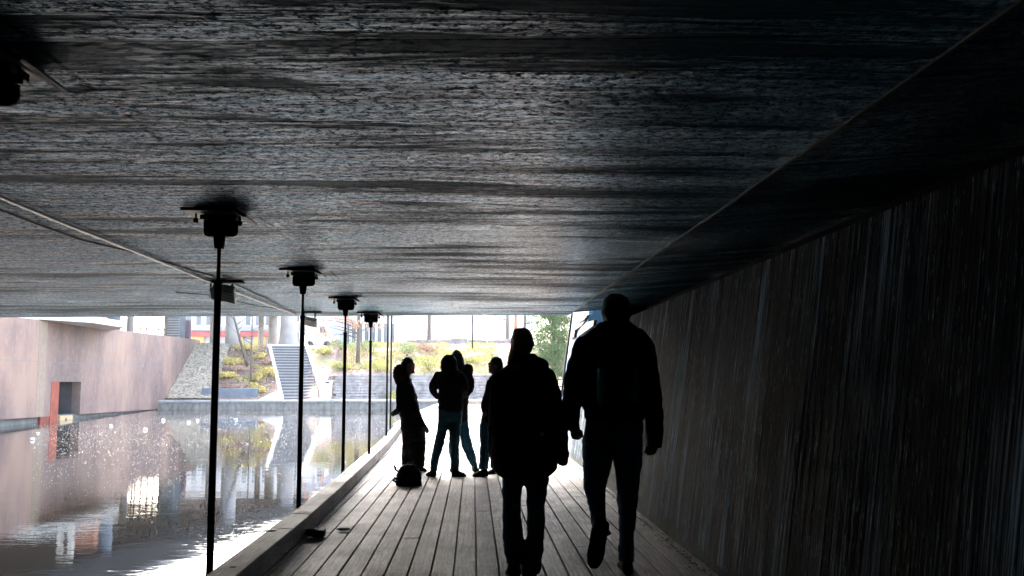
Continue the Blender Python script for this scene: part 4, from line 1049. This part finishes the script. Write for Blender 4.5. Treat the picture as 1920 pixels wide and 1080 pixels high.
# man walking away on the right
F = Fig("man", "tall man in black jacket walking away on the right with a backpack, left heel lifted", 1152, 6.5, "walking pair")
head = [(552,1147,1163,.03),(557,1139,1172,.07),(566,1132,1179,.092),(580,1130,1182,.10),(594,1130,1182,.10),(605,1132,1180,.085),(613,1137,1175,.07),(624,1137,1176,.065),(640,1134,1180,.07)]
torso = [(603,1131,1181,.075),(610,1122,1190,.09),(618,1108,1204,.11),(627,1096,1214,.125),(640,1088,1220,.145),(660,1086,1222,.15),(690,1089,1214,.155),(715,1095,1210,.155),(740,1094,1208,.15),(765,1094,1206,.155),(782,1097,1207,.155),(788,1099,1205,.15)]
la = [(630,1085,1112,.06),(645,1076,1112,.075),(670,1067,1108,.08),(700,1060,1101,.08),(722,1057,1096,.078),(745,1055,1091,.075,.02),(770,1055,1087,.07,.03),(793,1058,1087,.062,.04),(807,1062,1087,.052,.05)]
ra = [(630,1192,1218,.06),(645,1193,1226,.075),(670,1196,1231,.08),(705,1201,1236,.08),(745,1207,1241,.075),(785,1210,1244,.07,.02),(820,1211,1243,.062,.03),(840,1212,1240,.055,.04)]
hips = [(772,1100,1203,.13),(790,1098,1205,.15),(810,1094,1206,.155),(828,1091,1206,.155),(842,1093,1204,.14),(850,1100,1198,.11)]
ll = [(815,1096,1146,.11),(838,1091,1150,.12),(865,1094,1147,.115),(895,1094,1141,.105,.02),(917,1094,1135,.10,.02),(940,1100,1134,.09,-.02),(966,1107,1136,.085,-.09),(990,1111,1141,.08,-.17),(1003,1113,1146,.07,-.21)]
rl_ = [(815,1150,1205,.11),(845,1150,1204,.12),(880,1153,1201,.115),(917,1156,1197,.10),(945,1158,1194,.095),(968,1160,1192,.09),(1007,1161,1188,.08),(1036,1160,1188,.08),(1052,1160,1189,.08)]
wl = F.P(1077, 799, .05); wr = F.P(1224, 828, .04)
hx = F.P(1175, 1060, -.02)
sh = [((hx.x, F.Y - .07, .003), (hx.x + .015, F.Y + .22, .003)), (F.P(1137, 984, -.30), F.P(1116, 1067, -.18))]
person(F, head, torso, [la, ra], [ll, rl_], sh, [(wl, (.1, .15, -1), (0.3, 1, 0), .85, 1.5, 1), (wr, (-.05, .1, -1), (-.2, 1, 0), .85, 1.5, -1)], (0, 1, -.05), 'jblack', 'denim',
       hair=[(550,1150,1160,.02,-.01),(553,1142,1170,.06,-.01),(560,1134,1177,.09,-.01),(572,1129,1182,.104,-.01),(588,1128,1184,.104,-.015),(598,1131,1181,.085,-.03),(606,1136,1176,.06,-.035)],
       hips=hips, vox=.010, nz=.011, facec=F.P(1156, 583), r=(.085, .125),
       hood=[[(603,1129,1183,.07,-.03),(611,1118,1192,.095,-.04),(620,1112,1199,.11,-.05),(632,1118,1192,.10,-.06),(640,1126,1184,.07,-.06)]], hoodmat='jblack')
# backpack on his back
bp = empty("backpack", F.P(1158, 700, -.2)); tag(bp, "black and teal backpack worn on the tall man's back", "backpack")
G = Fig.__new__(Fig); G.Y = 6.5; G.root = bp
blob("main_bag", M['jblack'], bp, lambda mb: G.loft(mb, [(655,1146,1172,.03,-.17),(659,1134,1184,.055,-.19),(668,1125,1191,.075,-.2),(690,1120,1196,.09,-.21),(720,1118,1198,.095,-.215),(748,1119,1197,.095,-.215),(762,1122,1194,.085,-.21),(767,1128,1188,.06,-.205)]), .010, .003)
blob("front_pocket", M['jblack'], bp, lambda mb: G.loft(mb, [(712,1140,1180,.03,-.31),(718,1137,1183,.045,-.315),(745,1137,1183,.05,-.315),(757,1140,1180,.035,-.31)]), .010, .002)
for (rows) in ([(690,1121,1134,.06,-.262),(722,1119,1138,.07,-.262),(745,1119,1139,.07,-.262),(758,1122,1138,.05,-.262)], [(690,1184,1195,.06,-.262),(722,1180,1197,.07,-.262),(745,1180,1197,.07,-.262),(758,1181,1194,.05,-.262)]):
    blob("side_panel", M['teal'], bp, lambda mb: G.loft(mb, rows), .008, .002)
mb = MB(); mb.path([G.P(px, py, -.30) for px, py in ((1119, 700), (1120, 688), (1123, 677), (1129, 668), (1136, 661), (1145, 658))], [.0022] * 6, 6); mb.build("piping", M['grey'], bp, True)
mb = MB(); mb.path([G.P(px, py, -.20) for px, py in ((1151, 657), (1152, 649), (1158, 646), (1165, 649), (1166, 657))], [.008] * 5, 6); mb.build("grab_loop", M['jblack'], bp, True)
for xo in (1136, 1180):
    mb = MB(); mb.path([G.P(xo, 664, -.14), G.P(xo, 640, -.12), G.P(xo, 628, -.02), G.P(xo, 640, .14), G.P(xo, 690, .17), G.P(xo, 745, .13), G.P(xo, 755, -.14)], [.016] * 7, 6); mb.build("strap", M['jblack'], bp, True)

# woman walking
F = Fig("woman", "woman with long reddish hair in a long dark parka walking away in the centre", 983, 6.3, "walking pair")
head = [(617,970,983,.03),(622,965,991,.065),(632,961,997,.085),(645,960,999,.09),(656,962,997,.085),(664,966,993,.07),(672,969,991,.055),(690,967,994,.06)]
torso = [(670,972,999,.07),(677,963,1006,.09),(684,954,1018,.11),(692,942,1031,.125),(701,931,1039,.135),(716,926,1043,.145),(740,923,1042,.15),(775,921,1032,.15),(800,920,1033,.155),(825,919,1038,.16),(855,919,1043,.165),(878,924,1045,.165),(888,929,1038,.165),(894,931,1030,.16)]
ra = [(695,1014,1036,.05),(704,1014,1042,.06),(718,1016,1047,.068),(735,1020,1052,.07),(762,1025,1057,.07),(785,1032,1061,.068),(805,1037,1064,.065,.02),(825,1042,1065,.062,.03),(848,1044,1066,.06,.04),(864,1045,1065,.052,.05),(872,1048,1063,.035,.05)]
la = [(697,928,950,.05),(706,922,950,.06),(730,918,947,.07),(760,917,945,.07),(790,915,942,.068,.02),(825,914,940,.062,.03),(855,916,939,.055,.04),(872,921,936,.035,.04)]
hips = [(840,942,1030,.13),(880,942,1030,.14),(905,945,1026,.10)]
ll = [(870,942,985,.10),(898,942,981,.10),(920,942,979,.095),(945,942,976,.09,.02),(985,942,979,.085,.0),(1010,942,982,.085,-.03),(1028,944,981,.08,-.05),(1045,949,978,.075,-.07),(1057,949,977,.08,-.07)]
rl_ = [(870,984,1029,.10),(898,986,1029,.10),(920,987,1026,.095),(945,988,1022,.09),(981,988,1021,.085),(1010,987,1020,.08),(1030,984,1019,.08,-.03),(1050,978,1017,.08,-.05),(1074,976,1014,.08,-.05)]
h1 = F.P(962, 1040, -.05); h2 = F.P(993, 1070, -.1)
sh = [((h1.x, F.Y - .16, .055), (h1.x + .005, F.Y + .10, .004)), ((h2.x, F.Y - .13, .003), (h2.x + .01, F.Y + .14, .003))]
person(F, head, torso, [la, ra], [ll, rl_], sh, [(F.P(1055, 838, .06), (-.8, .3, -1), (-.3, 1, 0), .75, 1.5, -1), (F.P(930, 838, .06), (.8, .3, -1), (.3, 1, 0), .75, 1.5, 1)], (0, 1, -.05), 'jdark', 'denim',
       hair=[(615,969,984,.035,-.01),(617.5,965,990,.06,-.01),(622,962,995,.08,-.01),(629,960,998,.095,-.012),(640,958,1000,.10,-.015),(652,957,999,.095,-.02),(661,955,995,.085,-.04),(670,953,980,.06,-.08),(677,951,970,.04,-.10),(684,950,960,.02,-.11)], hairmat='hairred',
       hood=[[(665,987,1004,.05,-.05),(671,972,1016,.09,-.06),(678,962,1027,.12,-.08),(684,956,1030,.13,-.09),(692,956,1028,.12,-.09),(702,964,1018,.09,-.09)]], hips=hips, vox=.010, nz=.011, facec=F.P(980, 641), r=(.070, .11))
tg = MB(); c = F.P(1016, 814, -.168); E = Matrix.Translation(c) @ Matrix.Rotation(R(-28), 4, 'Y')
tg.box((-.016, -.002, -.018), (.016, .002, .018), E); o = tg.build("jacket_tag", M['jblack'], F.root)
t2 = MB(); t2.box((-.012, -.0035, -.013), (-.006, -.0022, .013), E); t2.box((.004, -.0035, -.013), (.010, -.0022, .013), E); t2.box((-.006, -.0035, -.003), (.004, -.0022, .003), E); o2 = t2.build("emblem", M['grey'], F.root); o2.parent = o

# P1, profile with fur hood, facing right
gs = "people standing in a group"
F = Fig("p1", "person standing in profile facing right in a long coat with a brown fur hood", 768, 13.6, gs)
head = [(671,760,769,.03),(675,755,774,.055),(681,753,776,.07),(688,754,776,.07),(694,756,775,.065),(699,759,773,.05),(706,758,769,.045),(716,757,770,.05)]
torso = [(708,754,769,.07),(713,747,771,.10),(722,743,775,.14),(735,742,780,.16),(752,744,784,.17),(768,748,787,.17),(785,750,790,.17),(800,751,793,.17),(809,752,793,.16)]
arms = [[(718,757,773,.06,-.14),(730,757,776,.065,-.16),(745,758,779,.065,-.17),(760,762,784,.06,-.17),(775,770,789,.055,-.16),(790,780,795,.045,-.14),(800,789,800,.035,-.12)],
        [(718,744,758,.05,-.05),(732,742,758,.06,-.1),(750,742,758,.06,-.15),(765,742,756,.05,-.18),(773,742,754,.045,-.2)]]
hips = [(795,754,793,.15),(812,754,797,.15),(825,756,797,.12)]
ll = [(805,753,778,.1),(835,754,777,.1),(860,753,776,.095),(877,754,775,.09)]; rl_ = [(805,772,797,.1,.1),(830,774,799,.1,.1),(860,774,797,.095,.1),(878,774,794,.09,.1)]
h1 = F.P(762, 880); sh = [((F.P(756, 880).x, 13.6, .003), (F.P(788, 880).x, 13.58, .003)), ((F.P(775, 880).x, 13.75, .003), (F.P(800, 880).x, 13.72, .003))]
person(F, head, torso, arms, [ll, rl_], sh, [(F.P(797, 799, -.12), (.5, 0, -1), (0, -1, 0), .8, .8, 1), (F.P(746, 771, -.2), (-.9, -.1, -.3), (0, .3, -1), .8, 1.2, 1)], (1, 0, -.05), 'jdark', 'trous',
       hair=[(669.5,761,768,.03),(673,755,774,.065),(680,752,775,.08),(688,751,768,.078),(695,751,764,.07),(702,752,762,.05)], hips=hips,
       hood=[[(684,745,753,.03),(689,740,758,.08),(697,737,763,.11),(707,738,769,.13),(715,740,772,.13),(721,744,768,.10)]], hoodmat='fur', vox=.013, nz=.010, facec=F.P(765, 686), r=(.080, .105))
cupc = F.P(740, 774, -.25); mb = MB(); E = Matrix.Translation(cupc) @ Matrix.Rotation(R(60), 4, 'Y')
cpn = empty("travel_cup", cupc); tag(cpn, "olive cup held tilted at the back of the person in profile", "cup")
mb.rings([[E @ Vector((math.cos(k * .524) * a, math.sin(k * .524) * a, z)) for k in range(12)] for a, z in ((.032, -.05), (.042, .04))]); mb.build("cup_body", M['olive'], cpn, True)
mb = MB(); mb.rings([[E @ Vector((math.cos(k * .524) * a, math.sin(k * .524) * a, z)) for k in range(12)] for a, z in ((.045, .041), (.045, .052), (.036, .056))]); mb.build("lid", M['black'], cpn)

# P2 back to us
F = Fig("p2", "person in a hooded dark jacket and dark blue jeans seen from behind, legs apart", 845, 13.05, gs)
head = [(668,836,848,.03),(672,831,852,.06),(680,828,854,.08),(688,829,854,.075),(694,833,850,.06),(702,834,850,.055)]
torso = [(694,830,855,.09),(699,821,863,.11),(706,817,868,.13),(718,817,871,.15),(731,823,871,.15),(750,821,869,.15),(765,821,868,.15),(773,822,868,.145)]
arms = [[(697,817,832,.05),(705,812,829,.06),(717,806,822,.06),(727,804,819,.06),(736,806,820,.055,.05),(743,811,827,.05,.12),(749,818,833,.045,.18)], [(697,856,869,.05),(708,860,874,.06),(722,862,878,.06),(733,862,880,.055,.03),(741,858,876,.05,.12),(748,850,866,.045,.18)]]
hips = [(764,823,866,.13),(775,821,868,.14),(788,822,866,.12)]
ll = [(770,821,846,.11),(790,821,843,.11),(808,819,838,.10),(840,812,830,.09),(860,808,824,.085),(876,806,821,.085),(884,806,820,.08)]
rl_ = [(770,843,868,.11),(790,843,866,.11),(808,842,863,.10),(840,844,861,.09),(865,845,861,.085),(886,844,861,.085)]
a0, a1 = F.P(816, 890), F.P(801, 890); b0_, b1_ = F.P(847, 890), F.P(874, 890)
sh = [((a0.x, 12.98, .003), (a1.x, 13.12, .003)), ((b0_.x, 12.95, .003), (b1_.x, 13.0, .003))]
person(F, head, torso, arms, [ll, rl_], sh, [(F.P(828, 748, .2), (1, .3, .1), (0, 1, 0), .8, .6, 1), (F.P(856, 747, .2), (-1, .3, .1), (0, 1, 0), .8, .6, 1)], (.1, 1, 0), 'jblack', 'denimblue', hips=hips,
       hood=[[(665.5,837,847,.04),(668,832,852,.08),(674,828,855,.105),(682,826,857,.12),(690,825,858,.12),(697,828,860,.11)]], hoodmat='jblack', vox=.013, nz=.010, facec=F.P(841, 681, .02), r=(.08, .105))
# P3 behind, facing us, embracing
F = Fig("p3", "person behind the hooded figure, leaning in, with a fur trimmed hood and blue jeans", 862, 13.75, gs)
head = [(658,852,859,.03),(661,849,863,.055),(668,847,867,.075),(678,848,869,.08),(687,850,869,.07),(694,852,867,.06),(702,852,870,.06)]
torso = [(694,850,874,.09),(700,846,883,.12),(712,843,884,.15),(730,842,881,.16),(755,843,878,.16),(775,844,878,.16),(790,845,878,.155)]
arms = [[(700,872,885,.06),(712,874,889,.065),(726,876,890.5,.06,-.05),(735,872,887,.055,-.12),(741,866,880,.05,-.18)], [(700,842,853,.06),(714,840,852,.06),(728,840,852,.055,-.08),(738,842,853,.05,-.14)]]
hips = [(782,846,877,.14),(795,846,877,.12)]
ll = [(785,844,862,.1),(812,842,858,.095),(840,841,855,.09),(868,845,858,.085),(878,845,858,.08)]; rl_ = [(785,861,878,.1),(808,861,880,.095),(835,865,886,.09),(858,875,893,.085),(875,884,896,.08)]
sh = [((F.P(851, 882).x, 13.85, .003), (F.P(849, 882).x, 13.62, .003)), ((F.P(888, 882).x, 13.8, .003), (F.P(894, 882).x, 13.6, .003))]
person(F, head, torso, arms, [ll, rl_], sh, [(F.P(871, 740, -.2), (-1, -.4, 0), (0, 1, 0), .8, .5, -1), (F.P(847, 737, -.2), (.6, -.6, -.1), (0, 1, 0), .8, .5, 1)], (-.1, -1, -.1), 'jdark', 'denimblue', hips=hips,
       hair=[(656.5,853,858,.03,0),(659,849,863,.07,0),(665,846,867,.10,0),(675,846,870,.11,0),(685,848,872,.105,0),(693,850,872,.09,0)],
       hood=[[(683,873,882,.04,.02),(688,869,886,.07,.02),(694,868,887.5,.08,.02),(700,872,886,.06,.02),(703,876,882,.03,.02)], [(690,852,872,.04,.1),(698,846,880,.06,.12),(708,850,876,.04,.12)]], hoodmat='fur', vox=.013, nz=.010, facec=F.P(858, 675), r=(.08, .105))
# P4 facing left, half hidden
F = Fig("p4", "person with bobbed dark hair facing left, half hidden behind the walking woman", 927, 13.1, gs)
head = [(670,926,935,.03),(674,921,939,.055),(681,918,941,.07),(688,918,940,.07),(695,920,939,.065),(700,922,936,.05),(712,923,937,.05)]
torso = [(703,921,939,.09),(708,917,945,.12),(716,913,949,.15),(736,908,951,.16),(755,904,952,.16),(775,904,952,.16),(792,903,951,.155)]
arms = [[(712,914,930,.06,-.14),(725,910,927,.065,-.16),(740,907,925,.065,-.17),(752,903,920,.06,-.17),(764,901,916,.055,-.16),(772,903,914,.045,-.15)], [(712,936,950,.06,.1),(740,938,952,.06,.12),(770,938,950,.05,.12)]]
hips = [(780,903,949,.14),(797,900,947,.13),(806,902,944,.1)]
ll = [(795,899,925,.1),(815,899,923,.095),(838,900,921,.09),(860,899,917,.085),(880,897,915,.08)]; rl_ = [(795,922,947,.1,.1),(838,921,943,.09,.1),(878,919,937,.08,.1)]
sh = [((F.P(915, 890).x, 13.05, .003), (F.P(886, 890).x, 13.0, .003)), ((F.P(936, 886).x, 13.35, .003), (F.P(914, 886).x, 13.3, .003))]
person(F, head, torso, arms, [ll, rl_], sh, [(F.P(908, 770, -.15), (-.1, 0, -1), (-.5, 1, 0), .8, 1, 1), (F.P(944, 768, .12), (0, 0, -1), (-.5, 1, 0), .8, 1, 1)], (-1, 0, -.05), 'jdark', 'denimblue', hips=hips,
       hair=[(668.5,927,934,.03),(672,921,940,.065),(680,919,943,.08),(688,922,944,.08),(696,924,944,.075),(703,926,943,.05),(707,930,941,.03)], vox=.013, nz=.010, facec=F.P(929, 685), r=(.08, .105))

# backpack on the deck
bk = empty("rucksack", onz(766, 912, 0)); tag(bk, "black rucksack slumped on the boards at the feet of the left person", "rucksack")
G = Fig.__new__(Fig); G.Y = bk.location.y + .12; G.root = bk
blob("main_bag", M['jblack'], bk, lambda mb: G.loft(mb, [(871,757,778,.05),(875,750,783,.08),(884,745,788,.12),(896,742,791,.14),(907,741,792,.14),(912,744,791,.13)]), .012, .012, 9)
mb = MB(); mb.path([G.P(748, 885, -.1), G.P(741, 880, -.1), G.P(739, 873, -.1), G.P(743, 878, -.12)], [.012] * 4, 6); mb.build("strap", M['jblack'], bk, True)
mb = MB(); mb.path([G.P(752, 903, -.14), G.P(743, 904, -.17), G.P(737, 901, -.16), G.P(741, 897, -.13), G.P(750, 899, -.11)], [.014] * 5, 6); mb.build("strap", M['jblack'], bk, True)
mb = MB(); mb.path([G.P(762, 872), G.P(765, 867), G.P(771, 869), G.P(773, 863), G.P(775, 871)], [.006] * 5, 6); mb.build("loop", M['grey'], bk, True)

# ------------------------------------------------------------------ misty autumn air
hz = bpy.data.materials.new("haze"); hz.use_nodes = True; hn = hz.node_tree; hn.nodes.remove(hn.nodes["Principled BSDF"])
pv = hn.nodes.new("ShaderNodeVolumePrincipled"); pv.inputs['Density'].default_value = .0004; pv.inputs['Color'].default_value = (.93, .95, 1, 1); pv.inputs['Anisotropy'].default_value = .3
hn.links.new(pv.outputs[0], hn.nodes["Material Output"].inputs['Volume'])
mb = MB(); mb.box((-620, -520, -2.4), (620, 820, 45)); o = mb.build("haze", hz); tag(o, kind='stuff')
